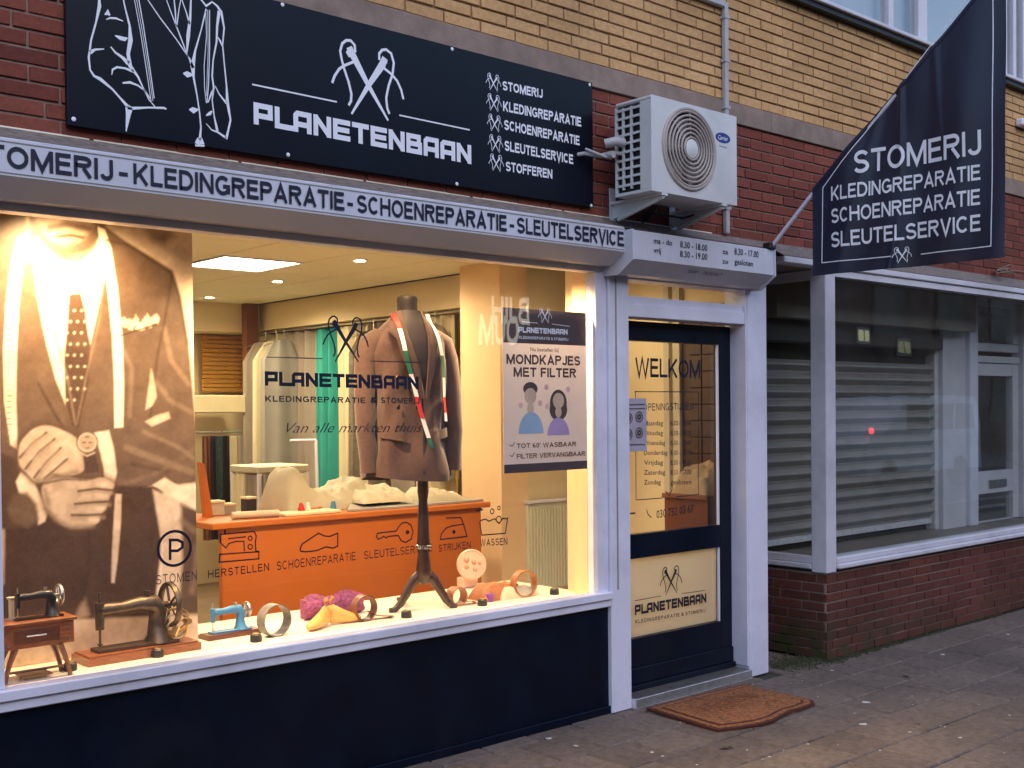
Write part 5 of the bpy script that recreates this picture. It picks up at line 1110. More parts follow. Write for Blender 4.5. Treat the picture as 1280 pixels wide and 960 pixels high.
# pocket square
for i in range(16): a_, b_ = 152+i*2.9, 412-i*.5-rs.rand()*9; fill([(a_, b_-5*rs.rand()-3), (a_+4, b_-2), (a_+2, b_+5), (a_-3, b_+4)], .8, 1.5)
stroke([(150, 420), (196, 405)], 1.5, .03, 1.5); stroke([(133, 300), (160, 306), (214, 341), (224, 372), (234, 430)], 3, .05, 3, .8); stroke([(60, 352), (68, 420), (84, 470), (94, 530)], 3, .3, 3, .5); stroke([(131, 345), (124, 400), (108, 470), (96, 530)], 2, .3, 3, .5); stroke([(246, 560), (200, 590), (158, 604)], 5, .2, 5, .5)
# gaps at elbow
fill([(189, 461), (194, 480), (196, 496), (190, 508), (182, 512), (184, 495)], .55, 1.3); fill([(181, 527), (196, 519), (211, 515), (213, 523), (190, 533)], .55, 1.3)
# left arm (viewer's lower left), cuffs
fill([(-160, 560), (0, 565), (22, 575), (26, 600), (44, 622), (56, 640), (50, 655), (30, 660), (-160, 670)], .065, 2)
fill([(20, 602), (26, 590), (42, 602), (50, 618), (60, 640), (56, 652), (48, 656), (46, 640), (38, 624), (24, 616)], .8, 1.5, False); fill([(18, 618), (34, 616), (46, 630), (48, 650), (34, 660), (16, 652), (8, 636)], .13, 3)
fill([(118, 541), (136, 538), (142, 560), (146, 590), (142, 608), (131, 610), (130, 585), (124, 560)], .85, 1.5)
# hands
lo = [(52, 612), (60, 600), (80, 596), (110, 600), (128, 597), (142, 604), (140, 614), (137, 622), (133, 634), (126, 644), (120, 655), (100, 660), (80, 657), (66, 646), (58, 636)]
fill([(p[0]+(p[0]-100)*.07, p[1]+(p[1]-628)*.09) for p in lo], .07, 5, True); fill(lo, .5, 1.5, True)
for pts in ([(98, 614), (120, 611), (140, 613)], [(94, 630), (116, 628), (137, 627)], [(90, 644), (110, 644), (130, 643)]): stroke(pts, 3.4, .10, 2.2); stroke([(a, b+4) for a, b in pts], 4, .36, 4, .6)
stroke([(58, 636), (70, 650), (88, 659), (116, 658)], 5, .22, 5, .8); stroke([(56, 612), (60, 630)], 5, .25, 5, .7)
for a, b in ((128, 606), (129, 620), (126, 635), (118, 650)): stroke([(a-5, b), (a+4, b)], 5, .72, 4, .7)
for pts in ([(66, 620), (90, 608), (110, 605)], [(104, 620), (124, 618)], [(100, 636), (118, 635)]): stroke(pts, 5, .56, 5, .7)
stroke([(56, 604), (80, 599), (108, 600)], 2.5, .15, 2.5)
up_ = [(24, 558), (32, 545), (44, 535), (60, 532), (78, 538), (96, 548), (104, 566), (108, 582), (98, 592), (80, 594), (66, 592), (58, 600), (44, 602), (34, 592), (24, 580)]
fill([(p[0]*1.0+(p[0]-66)*.10, p[1]+(p[1]-568)*.10) for p in up_], .08, 5, True); fill(up_, .55, 1.5, True)
for pts in ([(58, 541), (40, 554), (25, 572)], [(68, 549), (48, 565), (32, 586)], [(76, 560), (58, 577), (43, 597)], [(84, 574), (70, 586), (56, 598)]): stroke(pts, 3.2, .12, 2.2); stroke([(a+3, b+2) for a, b in pts], 4, .4, 4, .6)
stroke([(96, 590), (80, 593), (60, 599), (46, 601)], 5, .24, 5, .8); stroke([(100, 560), (107, 578)], 5, .3, 5, .7)
for pts in ([(52, 542), (40, 552), (30, 562)], [(62, 550), (50, 560), (40, 572)], [(70, 562), (60, 572), (50, 584)], [(78, 548), (96, 562)]): stroke(pts, 5, .62, 5, .6)
# watch
an = lambda r: [(109+r*math.cos(t), 553+r*math.sin(t)) for t in np.linspace(0, 6.28, 26)]
fill([(104, 568), (120, 568), (124, 590), (106, 592)], .06, 1.2); fill(an(14), .12, 1.2); fill(an(12), .62, 1); fill(an(10), .42, 1)
for q in ((109, 546), (109, 560), (105, 553), (113, 553)): stroke([(q[0]-1.5, q[1]), (q[0]+1.5, q[1])], 2, .15, 1)
stroke([(100, 566), (109, 570), (118, 566)], 2, .5, 1.5)
tex = vnoise(9, 9, 1)*.5+vnoise(4, 4, 2)*.3+vnoise(22, 22, 3)*.5; img = np.clip(img*(.66+.54*tex), 0, 1); img = np.clip(img+.02*(rs.rand(NX, NZ)-.5), .01, 1)
tint = np.stack([img**.95*1.0+.01, img**1.05*.80, img**1.15*.62], -1)
vs = [(float(GX[i, j]), YPo, float(GZ[i, j])) for i in range(NX) for j in range(NZ)]; fs = [(i*NZ+j, (i+1)*NZ+j, (i+1)*NZ+j+1, i*NZ+j+1) for i in range(NX-1) for j in range(NZ-1)]
po = thing('suit_poster', 'tall sepia poster of a man in a suit with tape measure and wristwatch', 'poster', (1.7, YPo, ZS))
m = MB(); m.add(vs, fs); mp_, t_, p_, o__ = nmat('poster_print'); vc = N(t_, 'ShaderNodeVertexColor', layer_name='print'); t_.links.new(vc.outputs[0], p_.inputs['Base Color']); p_.inputs['Roughness'].default_value = .5
MT['print_'] = mp_; po_ = m.build('printed_sheet', 'print_', po)
ca = po_.data.color_attributes.new('print', 'FLOAT_COLOR', 'POINT'); ca.data.foreach_set('color', np.concatenate([tint.reshape(-1, 3), np.ones((NX*NZ, 1))], 1).astype(np.float32).ravel())
m = MB(); m.box(xl, xr, YPo+.001, YPo+.012, zl_, zr_); m.build('backing_board', 'cream', po)

# --- face mask poster on the inside of the glass
YM = .024
pm_ = thing('mask_poster', 'white poster about face masks with two drawn people on the window glass', 'poster', (3.95, YM, 1.3))
tl, br = at(628, 384, y=YM), at(734, 585, y=YM); zbm = at(630, 592, y=YM).z; zhm = at(628, 428, y=YM).z
m = MB(); m.box(tl.x, br.x, YM, YM+.003, zbm, tl.z); m.build('sheet', 'paper', pm_)
m = MB(); m.box(tl.x, br.x, YM-.0008, YM-.0001, zhm, tl.z); m.build('header_band', 'poshead', pm_)
m = MB(); m.box(tl.x, br.x, YM-.0008, YM-.0001, zbm, at(630, 581, y=YM).z); m.build('footer_band', 'poshead', pm_)
Pm = lambda px, py: at(px, py, y=YM-.001)
def mt_(m, txt, p0, p1, hpx, w=.2, small=False, **kw):
    a, b = Pm(*p0), Pm(*p1); h = Pm(p0[0], p0[1]-hpx).z-a.z; b.z = a.z = (a.z+b.z)/2; (smalltext(m, txt, a, b, h, lift=.0004) if small else text_on(m, txt, a, b, h, w=w, lift=.0004, **kw))
m = MB(); mt_(m, 'PLANETENBAAN', (648, 416), (709, 418), 7, w=.26, font=techno, gap=.1); mt_(m, 'KLEDINGREPARATIE & STOMERIJ', (649, 423.5), (710, 426), 3.6, w=.2, gap=.2)
put_emblem(m, Pm(681, 396), Pm(681, 386).z-Pm(681, 406).z, .0004); line(m, [(690, 405), (712, 408)], .003, YM-.001); line(m, [(652, 402), (672, 404)], .003, YM-.001); m.build('header_lettering', 'print', pm_)
m = MB(); mt_(m, 'MONDKAPJES', (633, 455), (725, 457), 12.5, w=.21, gap=.1); mt_(m, 'MET FILTER', (642, 471), (720, 472), 12, w=.21, gap=.12); mt_(m, 'Nu bestellen bij', (663, 439), (698, 440), 5, small=True)
mt_(m, "TOT 60' WASBAAR", (646, 560), (720, 558), 6, w=.18); mt_(m, 'FILTER VERVANGBAAR', (646, 573), (731, 570), 6, w=.18, gap=.1)
for q in (556, 569): line(m, [(637, q), (640, q+2), (643, q-3)], .004, YM-.001)
m.build('lettering', 'poshead', pm_)
def disc(mat, name, cx, cy, rx, ry, lift, parent=pm_, n=20, half=False, y=YM-.001):
    c = at(cx, cy, y=y); a = at(cx+rx, cy, y=y).x-c.x; b = c.z-at(cx, cy+ry, y=y).z; ik = Ink(); pts = arc(0, 0, 1, 1, 0, 180 if half else 360, n); ik.poly([(c.x+p[0]*a, c.z+p[1]*b) for p in (pts if half else pts[:-1])]); m = MB(); ik.put(m, (0, y, 0), (1, 0, 0), (0, 0, 1), lift); m.build(name, mat, parent)
disc('hair', 'printed_hair', 663, 486, 9, 8.5, .0002); disc('skin', 'printed_face', 663, 495, 7.5, 10, .0005); disc('skin', 'printed_neck', 663, 511, 4, 8, .0004); disc('lblue', 'printed_torso', 664, 542, 15.5, 27, .0007, half=True)
disc('hair', 'printed_hair', 698, 504, 10.5, 17, .0002); disc('hair', 'printed_hair', 698, 512, 11, 14, .0003); disc('skin', 'printed_face', 698, 501, 7, 10, .0005); disc('skin', 'printed_neck', 698, 515, 4, 7, .0004); disc('lilac', 'printed_torso', 698, 544, 13.5, 22, .0007, half=True)
for cx_, cy_ in ((651, 507), (684, 508), (683, 484), (710, 487), (675, 504)): disc('pinkp', 'printed_dot', cx_, cy_, 2.6, 3.6, .0002)

# --- mannequin, coat, ribbons
mq = thing('mannequin', 'dark tailor bust on a wooden tripod stand in the window', 'mannequin', (3.36, .34, ZS))
MO = (3.31, .34)
m = MB(); m.lathe((MO[0]+.005, MO[1], 0), [(.085, 2.02), (.062, 2.05), (.053, 2.08), (.05, 2.12), (.053, 2.14), (.05, 2.155), (.035, 2.163), (.005, 2.166)], 20); m.build('neck', 'bust', mq, smooth=True)
px_ = at(529, 640, y=.34).x
m = MB(); m.lathe((px_, .34, 0), [(.026, 1.27), (.028, 1.2), (.022, 1.16), (.026, 1.1), (.031, .98), (.037, .93), (.028, .9), (.034, .86), (.042, .80), (.03, .76), (.014, .745)], 16); m.build('pole', 'standw', mq, smooth=True)
m = MB(); m.lathe((px_, .34, 0), [(.032, .92), (.039, .926), (.039, .94), (.032, .945)], 16); m.build('collar_ring', 'steel', mq, smooth=True)
for fx, fy in (((at(488, 766, z=ZS)).x, at(488, 766, z=ZS).y), (at(570, 760, z=ZS).x, at(570, 760, z=ZS).y), (px_+.05, .62)):
    dx, dy = fx-px_, fy-.34; m = MB(); m.tube([(px_+dx*t, .34+dy*t, z) for t, z in ((0.02, .79), (.16, .79), (.32, .765), (.5, .715), (.7, .66), (.88, .632), (1.03, .632))], [(.018, .024), (.018, .027), (.017, .025), (.016, .022), (.015, .019), (.014, .016), (.012, .012)], 10); m.build('leg', 'standw', mq, smooth=True)
ang = -.32
def RM(x, y, z): return rotz((MO[0]+x, MO[1]+y, z), MO, ang)
co = thing('coat', 'brown wool overcoat with tricolour ribbons hung round its neck on the mannequin', 'coat', (MO[0], MO[1], 1.27))
secs = [(1.275, .215, .14, .0), (1.30, .217, .14, 0), (1.42, .202, .135, 0), (1.55, .185, .126, 0), (1.66, .175, .12, 0), (1.78, .180, .124, 0), (1.86, .187, .124, 0), (1.925, .184, .116, 0), (1.975, .163, .10, 0), (2.015, .12, .085, .002), (2.055, .075, .066, .006), (2.08, .062, .058, .008)]
def csec(u, v):
    k = v*(len(secs)-1); i = min(int(k), len(secs)-2); f_ = k-i; a, b = secs[i], secs[i+1]; z, rx, ry, oy = [a[j]*(1-f_)+b[j]*f_ for j in range(4)]
    t = 2*math.pi*u; c, s_ = math.cos(t), math.sin(t); e = .8
    nz_ = mnoise.noise(Vector((c*1.6, s_*1.6, z*2.2))); wr = .022*nz_*(1 if z < 1.85 else .25)+.008*mnoise.noise(Vector((c*5, s_*5, z*5)))+.006*math.sin(3*t+z*9)*(1 if z < 1.9 else .3)+.004*math.sin(7*t-z*23)*(1 if z < 2 else 0)+(.008*math.sin(5*t+1) if z < 1.5 else 0)
    return RM((rx+wr)*math.copysign(abs(c)**e, c), (ry+wr)*math.copysign(abs(s_)**e, s_)+oy, z+(.014*math.sin(2*t+.6) if v < .04 else 0))
m = MB(); m.grid(csec, 56, 34, closed_u=True); m.build('body', 'coat', co, smooth=True)
def sleeve(sx):
    pts = [(.13*sx, 0, 1.965), (.18*sx, -.0, 1.925), (.204*sx, 0, 1.85), (.213*sx, -.01, 1.76), (.222*sx, -.02, 1.66), (.219*sx, -.03, 1.58), (.225*sx, -.04, 1.5), (.214*sx, -.045, 1.42), (.214*sx, -.05, 1.36), (.21*sx, -.05, 1.31)]
    m = MB(); m.tube([RM(*p) for p in pts], [.045, .06, .058, .055, .049, .05, .044, .046, .041, .045], 18); return m.build('sleeve', 'coat', co, smooth=True)
sleeve(-1); sl2 = sleeve(1)
# front panels: dark V opening, lapels, front edge, buttons, pockets laid over the chest
def front(x, z, off=0.0):   # point on the coat's front surface
    k = [i for i in range(len(secs)-1) if secs[i][0] <= z <= secs[i+1][0]]; i = k[0] if k else (0 if z < secs[0][0] else len(secs)-2); a, b = secs[i], secs[i+1]; f_ = (z-a[0])/(b[0]-a[0]); rx = a[1]*(1-f_)+b[1]*f_; ry = a[2]*(1-f_)+b[2]*f_
    q = min(.98, abs(x)/rx); y = -ry*(1-q**2.5)**(1/2.5)-.010-off; return RM(x, y, z)
def patch(poly, off, mat, name, parent=co, th=.006):
    # subdivide polygon given as two rails (left rail, right rail)
    Lr, Rr_ = poly; m = MB(); n = 24
    def rail(P, t):
        k = t*(len(P)-1); i = min(int(k), len(P)-2); f_ = k-i; return (P[i][0]*(1-f_)+P[i+1][0]*f_, P[i][1]*(1-f_)+P[i+1][1]*f_)
    for o_ in (0, th):
        def fn(u, v):
            a, b = rail(Lr, u), rail(Rr_, u); return front(a[0]*(1-v)+b[0]*v, a[1]*(1-v)+b[1]*v, off+o_*(1 if 0 < v < 1 else .2))
        m.grid(fn, n, 8)
    return m.build(name, mat, parent, smooth=True)
patch(([(-.06, 2.085), (-.03, 1.96), (.01, 1.82), (.035, 1.72)], [(.07, 2.085), (.08, 1.97), (.065, 1.83), (.04, 1.72)]), .001, 'coatdark', 'shirt_front')
patch(([(-.085, 2.08), (-.12, 1.98), (-.09, 1.94), (-.07, 1.86), (.02, 1.66)], [(-.045, 2.085), (-.03, 1.96), (.0, 1.86), (.02, 1.8), (.04, 1.66)]), .010, 'coat', 'lapel')
patch(([(.055, 2.085), (.065, 1.96), (.06, 1.86), (.045, 1.66)], [(.095, 2.08), (.15, 1.97), (.12, 1.93), (.11, 1.86), (.06, 1.66)]), .010, 'coat', 'lapel')
patch(([(.028, 1.70), (.03, 1.5), (.02, 1.30)], [(.036, 1.70), (.04, 1.5), (.05, 1.30)]), .002, 'coatdark', 'front_edge')
for bx_, bz in ((.0, 1.62), (-.09, 1.76), (-.09, 1.62)): m = MB(); p = front(bx_, bz, .012); m.lathe(p, [(.012, 0), (.012, .004), (.006, .006)], 12, (math.sin(-.32)*-1*0+.3, -1, 0)); m.build('button', 'brass' if bz > 1.7 else 'coatdark', co, smooth=True)
patch(([(-.17, 1.52), (-.17, 1.475)], [(-.06, 1.50), (-.06, 1.455)]), .006, 'coat', 'pocket_flap'); patch(([(.08, 1.50), (.08, 1.455)], [(.17, 1.52), (.17, 1.475)]), .006, 'coat', 'pocket_flap')
m = MB(); m.grid(lambda u, v: csec(u, v*.02) if 0 else RM(.225*math.cos(6.283*u)*(1-v*.9), .14*math.sin(6.283*u)*(1-v*.9), 1.285), 30, 3, closed_u=True); m.build('lining', 'coatdark', co)
def ribbon3(rail, cols, label):
    t = thing('tricolour_ribbon', label, 'ribbon', front(*rail[0], .02), 'ribbons hung round the neck of the coat'); n = len(cols)
    def rp(s_):
        k = s_*(len(rail)-1); i = min(int(k), len(rail)-2); f_ = k-i; return (rail[i][0]*(1-f_)+rail[i+1][0]*f_, rail[i][1]*(1-f_)+rail[i+1][1]*f_)
    for c in range(n):
        m = MB(); m.grid(lambda u, v: front(rp((c+u)/n)[0]+(v-.5)*.021, rp((c+u)/n)[1], .021+.002*math.sin(u*3+c)), 4, 2); m.grid(lambda u, v: front(rp((c+u)/n)[0]+(v-.5)*.021, rp((c+u)/n)[1], .0205), 4, 2)
        m.build({'redr': 'red_band', 'whiter': 'white_band', 'greenr': 'green_band'}[cols[c]], cols[c], t, smooth=True)
ribbon3([(-.085, 2.07), (-.07, 1.98), (-.05, 1.85), (-.015, 1.72), (.015, 1.6), (.05, 1.48), (.07, 1.42)], ['redr', 'whiter', 'greenr', 'whiter', 'redr', 'whiter', 'greenr'], 'red white and green ribbon down the left lapel, the longer one')
ribbon3([(.09, 2.07), (.12, 1.96), (.145, 1.82), (.155, 1.70), (.16, 1.6), (.16, 1.55)], ['whiter', 'whiter', 'greenr', 'whiter', 'redr', 'whiter'], 'white green and red ribbon on the right lapel, the shorter one')

# --- sewing machines
def machine(t, o, L, a, mats, base=True, wheel_r=.19, posts=True, zs=.8, fat=1.3):
    """o: base centre, L: overall length, a: heading; arm runs along local +x from needle (left) to wheel (right)"""
    body, trim, bs = mats
    def T(x, y, z): return Vector(rotz((o[0]+x*L, o[1]+y*L, o[2]+z*L*zs), o, a))
    z0 = 0
    if base:
        m = MB(); q = [T(-.55, -.2, 0), T(.55, -.2, 0), T(.55, .2, 0), T(-.55, .2, 0)]; m.prism(q, (0, 0, .09*L*zs)); q = [T(-.53, -.18, .0901), T(.53, -.18, .0901), T(.53, .18, .0901), T(-.53, .18, .0901)]; m.prism(q, (0, 0, .02*L*zs)); m.build('base', bs, t); z0 = .112
    m = MB(); m.prism([T(-.42, -.1, z0), T(.36, -.13, z0), T(.36, .1, z0), T(-.42, .08, z0)], (0, 0, .03*L)); m.build('bed', body, t)
    m = MB(); m.tube([T(.2, 0, z0+.02), T(.2, 0, z0+.1), T(.19, 0, z0+.24), T(.21, 0, z0+.38), T(.16, 0, z0+.47), T(.02, 0, z0+.49), T(-.15, 0, z0+.47), T(-.3, 0, z0+.47), T(-.36, 0, z0+.47)], [(.12*L*fat, .10*L*fat), (.085*L*fat, .075*L*fat), (.06*L*fat, .06*L*fat), (.065*L*fat, .065*L*fat), (.07*L*fat, .07*L*fat), (.05*L*fat, .055*L*fat), (.042*L*fat, .045*L*fat), (.045*L*fat, .05*L*fat), (.05*L, .06*L)], 14); arm = m.build('arm', body, t, smooth=True)
    m = MB(); q = T(-.36, 0, z0+.33); m.tube([T(-.36, 0, z0+.56), T(-.36, 0, z0+.25)], [(.05*L, .045*L), (.04*L, .04*L)], 12); m.build('head', body, t, smooth=True)
    m = MB(); m.tube([T(-.36, 0, z0+.68), T(-.36, 0, z0+.5)], .011*L, 8); m.tube([T(-.36, 0, z0+.25), T(-.36, 0, z0+.06)], .012*L, 8); m.box(*sum(([q.x-.02*L, q.x+.02*L], [q.y-.02*L, q.y+.02*L], [q.z-.26*L*zs, q.z-.245*L*zs]), [])); m.build('needle_bar', trim, t, smooth=True)
    ax = Vector(rotz((1, 0, 0), (0, 0), a)); c = T(.33, 0, z0+.44); m = MB(); m.torus(c, ax, wheel_r*L, .022*L, 26, 8, rb=.03*L)
    for k in range(5):
        d = Vector((0, math.cos(k*1.2566), math.sin(k*1.2566))); d = Vector(rotz(d, (0, 0), a)); m.tube([c, c+d*wheel_r*L], .013*L, 6)
    m.tube([c-ax*.09*L, c+ax*.05*L], .035*L, 10); m.build('handwheel', trim, t, smooth=True)
    if posts:
        m = MB(); m.tube([T(.1, 0, z0+.5), T(.1, 0, z0+.64)], .01*L, 6); m.tube([T(.1, 0, z0+.55), T(.1, 0, z0+.64)], .03*L, 10); m.build('spool', trim, t, smooth=True)
    return T
p = at(172, 812, z=ZS); L1 = .43
an_ = thing('antique_sewing_machine', 'antique black and brass sewing machine on a wooden base before the suit poster', 'sewing machine', (1.93, .31, ZS))
T = machine(an_, (1.925, .315, ZS), L1, .02, ('iron', 'iron', 'wood'), wheel_r=.2)
m = MB()
for k in range(3): c = T(.36, -.08+.02*k, .26+.05*k); m.torus(c, (.3, 1, .2*k), .04+.008*k, .005, 18, 6)
m.tube([T(.36, -.05, .2), T(.42, -.12, .3), T(.47, -.1, .42)], .007, 8); m.tube([T(.30, -.12, .2), T(.34, -.12, .3)], .015, 8); m.tube([T(.43, -.12, .36), T(.43, -.2, .36)], .013, 8); m.build('crank_gear', 'brass', an_, smooth=True)
# miniature treadle machine
tc = (1.475, .20, ZS); tt = thing('toy_treadle_machine', 'miniature treadle sewing machine with red wooden cabinet at the left end', 'toy sewing machine', tc)
m = MB(); m.box(1.335, 1.615, .13, .27, .83, .842, bev=.002); m.build('table_top', 'wood', tt)
m = MB(); m.box(1.345, 1.605, .14, .26, .745, .8295, bev=.002); m.build('cabinet', 'wood', tt)
m = MB(); m.box(1.385, 1.55, .135, .1395, .762, .812, bev=.0015); dr = m.build('drawer', 'wooddark', tt); m = MB(); m.tube([(1.43, .133, .79), (1.50, .133, .79)], .003, 6); m.build('handle', 'steel', dr)
for x, z in ((1.365, .80), (1.365, .762), (1.585, .80), (1.585, .762)): m = MB(); m.lathe((x, .1395, z), [(.005, 0), (.005, .003)], 8, (0, -1, 0)); m.build('knob', 'steel', tt)
for x, y, s_ in ((1.365, .155, -1), (1.585, .155, 1), (1.365, .245, -1), (1.585, .245, 1)):
    m = MB(); m.tube([(x-s_*.03, y, .745), (x-s_*.012, y, .70), (x, y, .66), (x+s_*.008, y, .622)], [(.02, .012), (.014, .01), (.010, .009), (.010, .009)], 8); m.build('leg', 'wooddark', tt, smooth=True)
m = MB(); m.tube([(1.365, .2, .65), (1.585, .2, .65)], .005, 6); m.box(1.42, 1.53, .16, .24, .632, .638); m.build('treadle', 'wooddark', tt)
th_ = bpy.data.objects.new('toy_head', None); 
machine(tt, (1.50, .20, .842), .22, .02, ('toyblack', 'steel', 'wood'), base=False, wheel_r=.17)
m = MB(); a = at(14, 750, y=.22); m.lathe((a.x, .22, .842), [(.016, 0), (.016, .006), (.010, .01), (.010, .075), (.016, .08), (.016, .085)], 12); m.build('thread_spool', 'whitef', tt, smooth=True)
# blue toy machine
p = at(297, 797, z=ZS); b_ = thing('blue_toy_machine', 'light blue toy sewing machine between the antique machine and the belts', 'toy sewing machine', (p.x, p.y+.05, ZS))
machine(b_, (p.x, p.y+.06, ZS), .24, .02, ('toyblue', 'steel', 'wooddark'), wheel_r=.13); print('blue toy', p)
# belts standing on edge
def belt(px, py, R, w, mat, label, yaw, tail=0):
    c = at(px, py, z=ZS); t = thing('coiled_belt', label, 'belt', (c.x, c.y, ZS), 'leather belts coiled on the display shelf'); ax = (math.sin(yaw), math.cos(yaw), 0)
    m = MB(); m.torus((c.x, c.y, ZS+R+.003), ax, R, .0035, 40, 4, rb=w/2*1.414); m.build('coil', mat, t, smooth=False)
    if tail: m = MB(); s_ = Vector((math.cos(yaw), -math.sin(yaw), 0)); q = Vector((c.x, c.y, ZS)); m.tube([q+s_*.03+Vector((0, 0, R*.7)), q+s_*.06+Vector((0, 0, R*.35)), q+s_*.10+Vector((0, -.01, .012)), q+s_*tail+Vector((0, -.02, .006))], [(w/2, .003)]*4, 8); m.build('tail', mat, t, smooth=True)
belt(343, 795, .068, .06, 'leathergrey', 'grey leather belt coiled upright beside the blue toy machine', -.05)
belt(455, 776, .058, .05, 'leatherdk', 'brown leather belt coiled upright left of the stand with its tail lying', .0, .15)
belt(571, 757, .045, .06, 'leather', 'small tan leather belt roll right of the stand leg', .05, .10)
belt(655, 746, .068, .05, 'leather', 'tan leather belt standing in an arch below the mask poster', .12)
# shoe lasts and pink bag
def lastm(px, py, a, label):
    c = at(px, py, z=ZS); t = thing('shoe_last', label, 'shoe last', (c.x, c.y, ZS), 'yellow wooden shoe lasts'); G = lambda x, y, z: rotz((c.x+x, c.y+y, ZS+z), c, a)
    m = MB(); m.tube([G(-.085, 0, .016), G(-.07, 0, .02), G(-.04, 0, .024), G(0, 0, .032), (G(.035, 0, .042)), G(.06, 0, .05), G(.08, 0, .05), G(.088, 0, .045)], [(.008, .008), (.022, .016), (.03, .022), (.027, .03), (.022, .038), (.022, .045), (.018, .04), (.006, .02)], 14); m.build('foot_form', 'last', t, smooth=True)
    m = MB(); m.tube([G(.06, 0, .08), G(.07, 0, .11), G(.05, -.01, .125)], [.006, .006, .011], 8); m.build('handle', 'leather', t, smooth=True)
lastm(398, 786, .45, 'yellow wooden shoe last lying left, toe towards the belt'); lastm(430, 779, math.pi-.1, 'yellow wooden shoe last lying right beside the brown belt')
c = at(402, 782, y=.5); m = MB(); m.grid(lambda u, v: (c.x-.10+.32*u+.01*math.sin(v*9), .50-.05*math.sin(math.pi*v)*(.7+.3*math.sin(u*7)), ZS+.11*v+.012*math.sin(u*11)*v), 30, 10); m.box(c.x-.08, c.x+.2, .5, .56, ZS, ZS+.09); m.build('pink_cloth_bag', 'pink', smooth=True, label='pink patterned cloth bag behind the yellow shoe lasts', category='bag')
# right-hand group: tin, fabric, purple spools
c = at(602, 738, z=ZS); dt = thing('round_tin', 'pale round tin lid with embossed figures leaning behind the belts', 'tin', (c.x, c.y+.06, ZS))
cc_ = Vector((c.x+.01, c.y+.10, ZS+.13)); axx = Vector((-.35, -1, .25)).normalized(); m = MB(); m.lathe(cc_, [(.085, 0), (.085, .012), (.078, .016), (.074, .012), (.002, .012)], 30, axx); m.build('lid', 'tin', dt, smooth=True)
a_ = axx.orthogonal().normalized(); b2_ = axx.cross(a_); m = MB()
for u, v, r in ((.01, .03, .012), (-.02, 0, .016), (.03, -.015, .014), (.0, -.04, .018), (-.035, .03, .01)): m.lathe(cc_+axx*.012+a_*u+b2_*v, [(r, 0), (r*.8, .005), (r*.3, .008)], 10, axx)
m.build('embossing', 'tin2', dt, smooth=True)
m = MB(); m.box(cc_.x-.05, cc_.x+.06, cc_.y+.01, cc_.y+.07, ZS, ZS+.06, bev=.006); m.build('stand', 'tin', dt)
mound('folded_orange_cloth', ((at(590, 750, z=ZS).x, at(640, 742, z=ZS).x), (.28, .44), ZS, lambda u, v: .075), 'folded orange fabric in front of the round tin', 'cloth', 'leather', .006, 12)
mound('cream_knit', ((at(622, 750, z=ZS).x, at(668, 742, z=ZS).x), (.26, .38), ZS, lambda u, v: .055), 'cream knitted cloth between the two purple spools', 'cloth', 'creamc', .006, 14)
for px, py, lab in ((612, 752, 'purple thread spool left of the cream knit'), (657, 745, 'purple thread spool right of the cream knit, inside the belt arch')):
    c = at(px, py, z=ZS); t = thing('thread_spool', lab, 'thread spool', (c.x, c.y, ZS), 'purple thread spools'); m = MB(); m.lathe((c.x, c.y, ZS+.006), [(.014, 0), (.018, .008), (.018, .03), (.014, .036)], 14); m.build('thread', 'purple', t, smooth=True); m = MB(); m.lathe((c.x, c.y, ZS), [(.018, 0), (.018, .0055)], 14); m.build('rim', 'purple', t)
# dark little clip lights along the glass
for k, (px, py, lab) in enumerate([(88, 838, 'beside the miniature treadle machine'), (197, 821, 'in front of the antique machine base'), (320, 802, 'in front of the blue toy machine'), (508, 772, 'between the stand legs'), (603, 757, 'in front of the orange cloth'), (693, 743, 'rightmost, beyond the tan belt arch')]):
    c = at(px, py, z=ZS); t = thing('glass_foot', 'small dark cylinder foot '+lab, 'foot', (c.x, c.y, ZS), 'small dark feet along the window glass')
    m = MB(); m.lathe((c.x, c.y, ZS), [(.024, 0), (.026, .006), (.024, .028), (.018, .033)], 14); m.build('housing', 'dark', t, smooth=True); m = MB(); m.lathe((c.x, c.y, ZS+.0331), [(.014, 0), (.014, .003)], 12); m.build('cap', 'brass', t)

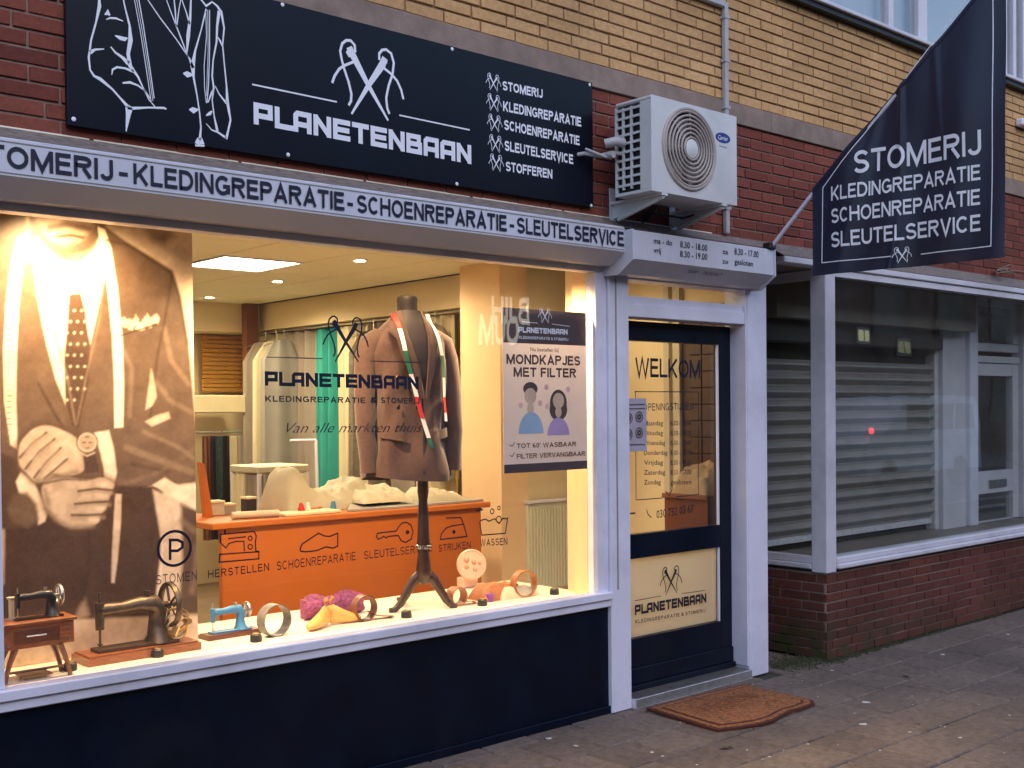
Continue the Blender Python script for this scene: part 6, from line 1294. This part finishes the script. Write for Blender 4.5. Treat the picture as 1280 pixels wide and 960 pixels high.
# ================================================================== ACROSS THE STREET (seen only as reflections in the glass)
fb = thing('terrace_across', 'brick terrace across the street reflected in the shop windows', 'building', (15, -14, 0))
m = MB(); m.box(-30, 70, -22, -14, 0, 6.2); m.build('wall', 'fbrick', fb)
m = MB(); m.prism([(-30, -13.7, 6.2), (-30, -18, 8.6), (-30, -22.3, 6.2)], (100, 0, 0)); m.build('roof', 'lead', fb)
for k in range(26):
    x = -24+k*3.6
    for z in (1.0, 3.7):
        m = MB(); m.box(x, x+1.8, -14.0, -13.93, z, z+1.5); wf = m.build('window', 'fbrick', fb); m = MB(); m.box(x+.08, x+1.72, -13.929, -13.92, z+.08, z+1.42); m.build('pane', 'dark', wf)
for px, py, lm in ((1078, 420, 'yel'), (1131, 435, 'yel2')):
    q = at(px, py, y=2*(-.05)+13.9); m = MB(); m.box(q.x-.42, q.x+.42, -13.905, -13.895, q.z-.26, q.z+.26); wf = m.build('lit_window_frame', 'greyp', fb); m = MB(); m.box(q.x-.33, q.x+.33, -13.894, -13.88, q.z-.17, q.z+.17); m.build('lit_pane', lm, wf); m = MB(); m.box(q.x-.02, q.x+.02, -13.879, -13.87, q.z-.17, q.z+.17); m.build('glazing_bar', 'greyp', wf)
def mir(px, py, Y, pl): q = at(px, py, y=2*pl-Y); return Vector((q.x, Y, q.z))
m = MB()
a, b = mir(598, 438, -13.9, .015), mir(650, 427, -13.9, .015); text_on(m, 'OUM', (b.x, -13.9, b.z-.1), (a.x, -13.9, b.z-.1), .62, w=.2, lift=.01)
a, b = mir(614, 408, -13.9, .015), mir(664, 402, -13.9, .015); text_on(m, 'BJIH', (b.x, -13.9, b.z-.1), (a.x, -13.9, b.z-.1), .62, w=.2, lift=.01)
m.build('lit_lettering', 'neon', fb)
# parked van across the street
q = mir(1110, 470, -9.2, -.05); vx = q.x; vn = thing('parked_van', 'pale grey van parked across the street, reflected in the corner window', 'van', (vx, -9.2, -.13))
prof = [(-2.3, .35), (-2.3, 1.0), (-2.15, 1.15), (-1.5, 1.25), (-.95, 1.85), (-.7, 1.95), (2.1, 1.95), (2.3, 1.8), (2.35, .35)]
m = MB(); m.prism([(vx+x, -10.0, z-.13) for x, z in prof], (0, 1.7, 0)); m.build('body', 'van', vn)
for xa, xb in ((-.85, .1), (.2, 1.1), (1.2, 2.05)): m = MB(); m.box(vx+xa, vx+xb, -8.299, -8.29, 1.1, 1.65); m.build('side_window', 'dark', vn)
for x in (-1.5, 1.5):
    for y in (-9.95, -8.5): m = MB(); m.lathe((vx+x, y, .19), [(.32, 0), (.32, .2)], 22, (0, 1, 0)); m.build('wheel', 'dark', vn)
q = mir(1091, 538, -8.25, -.05); m = MB(); m.lathe((q.x, -8.27, q.z), [(.06, 0), (.06, .03), (.03, .045)], 14, (0, 1, 0)); m.build('tail_light', 'redl', vn)
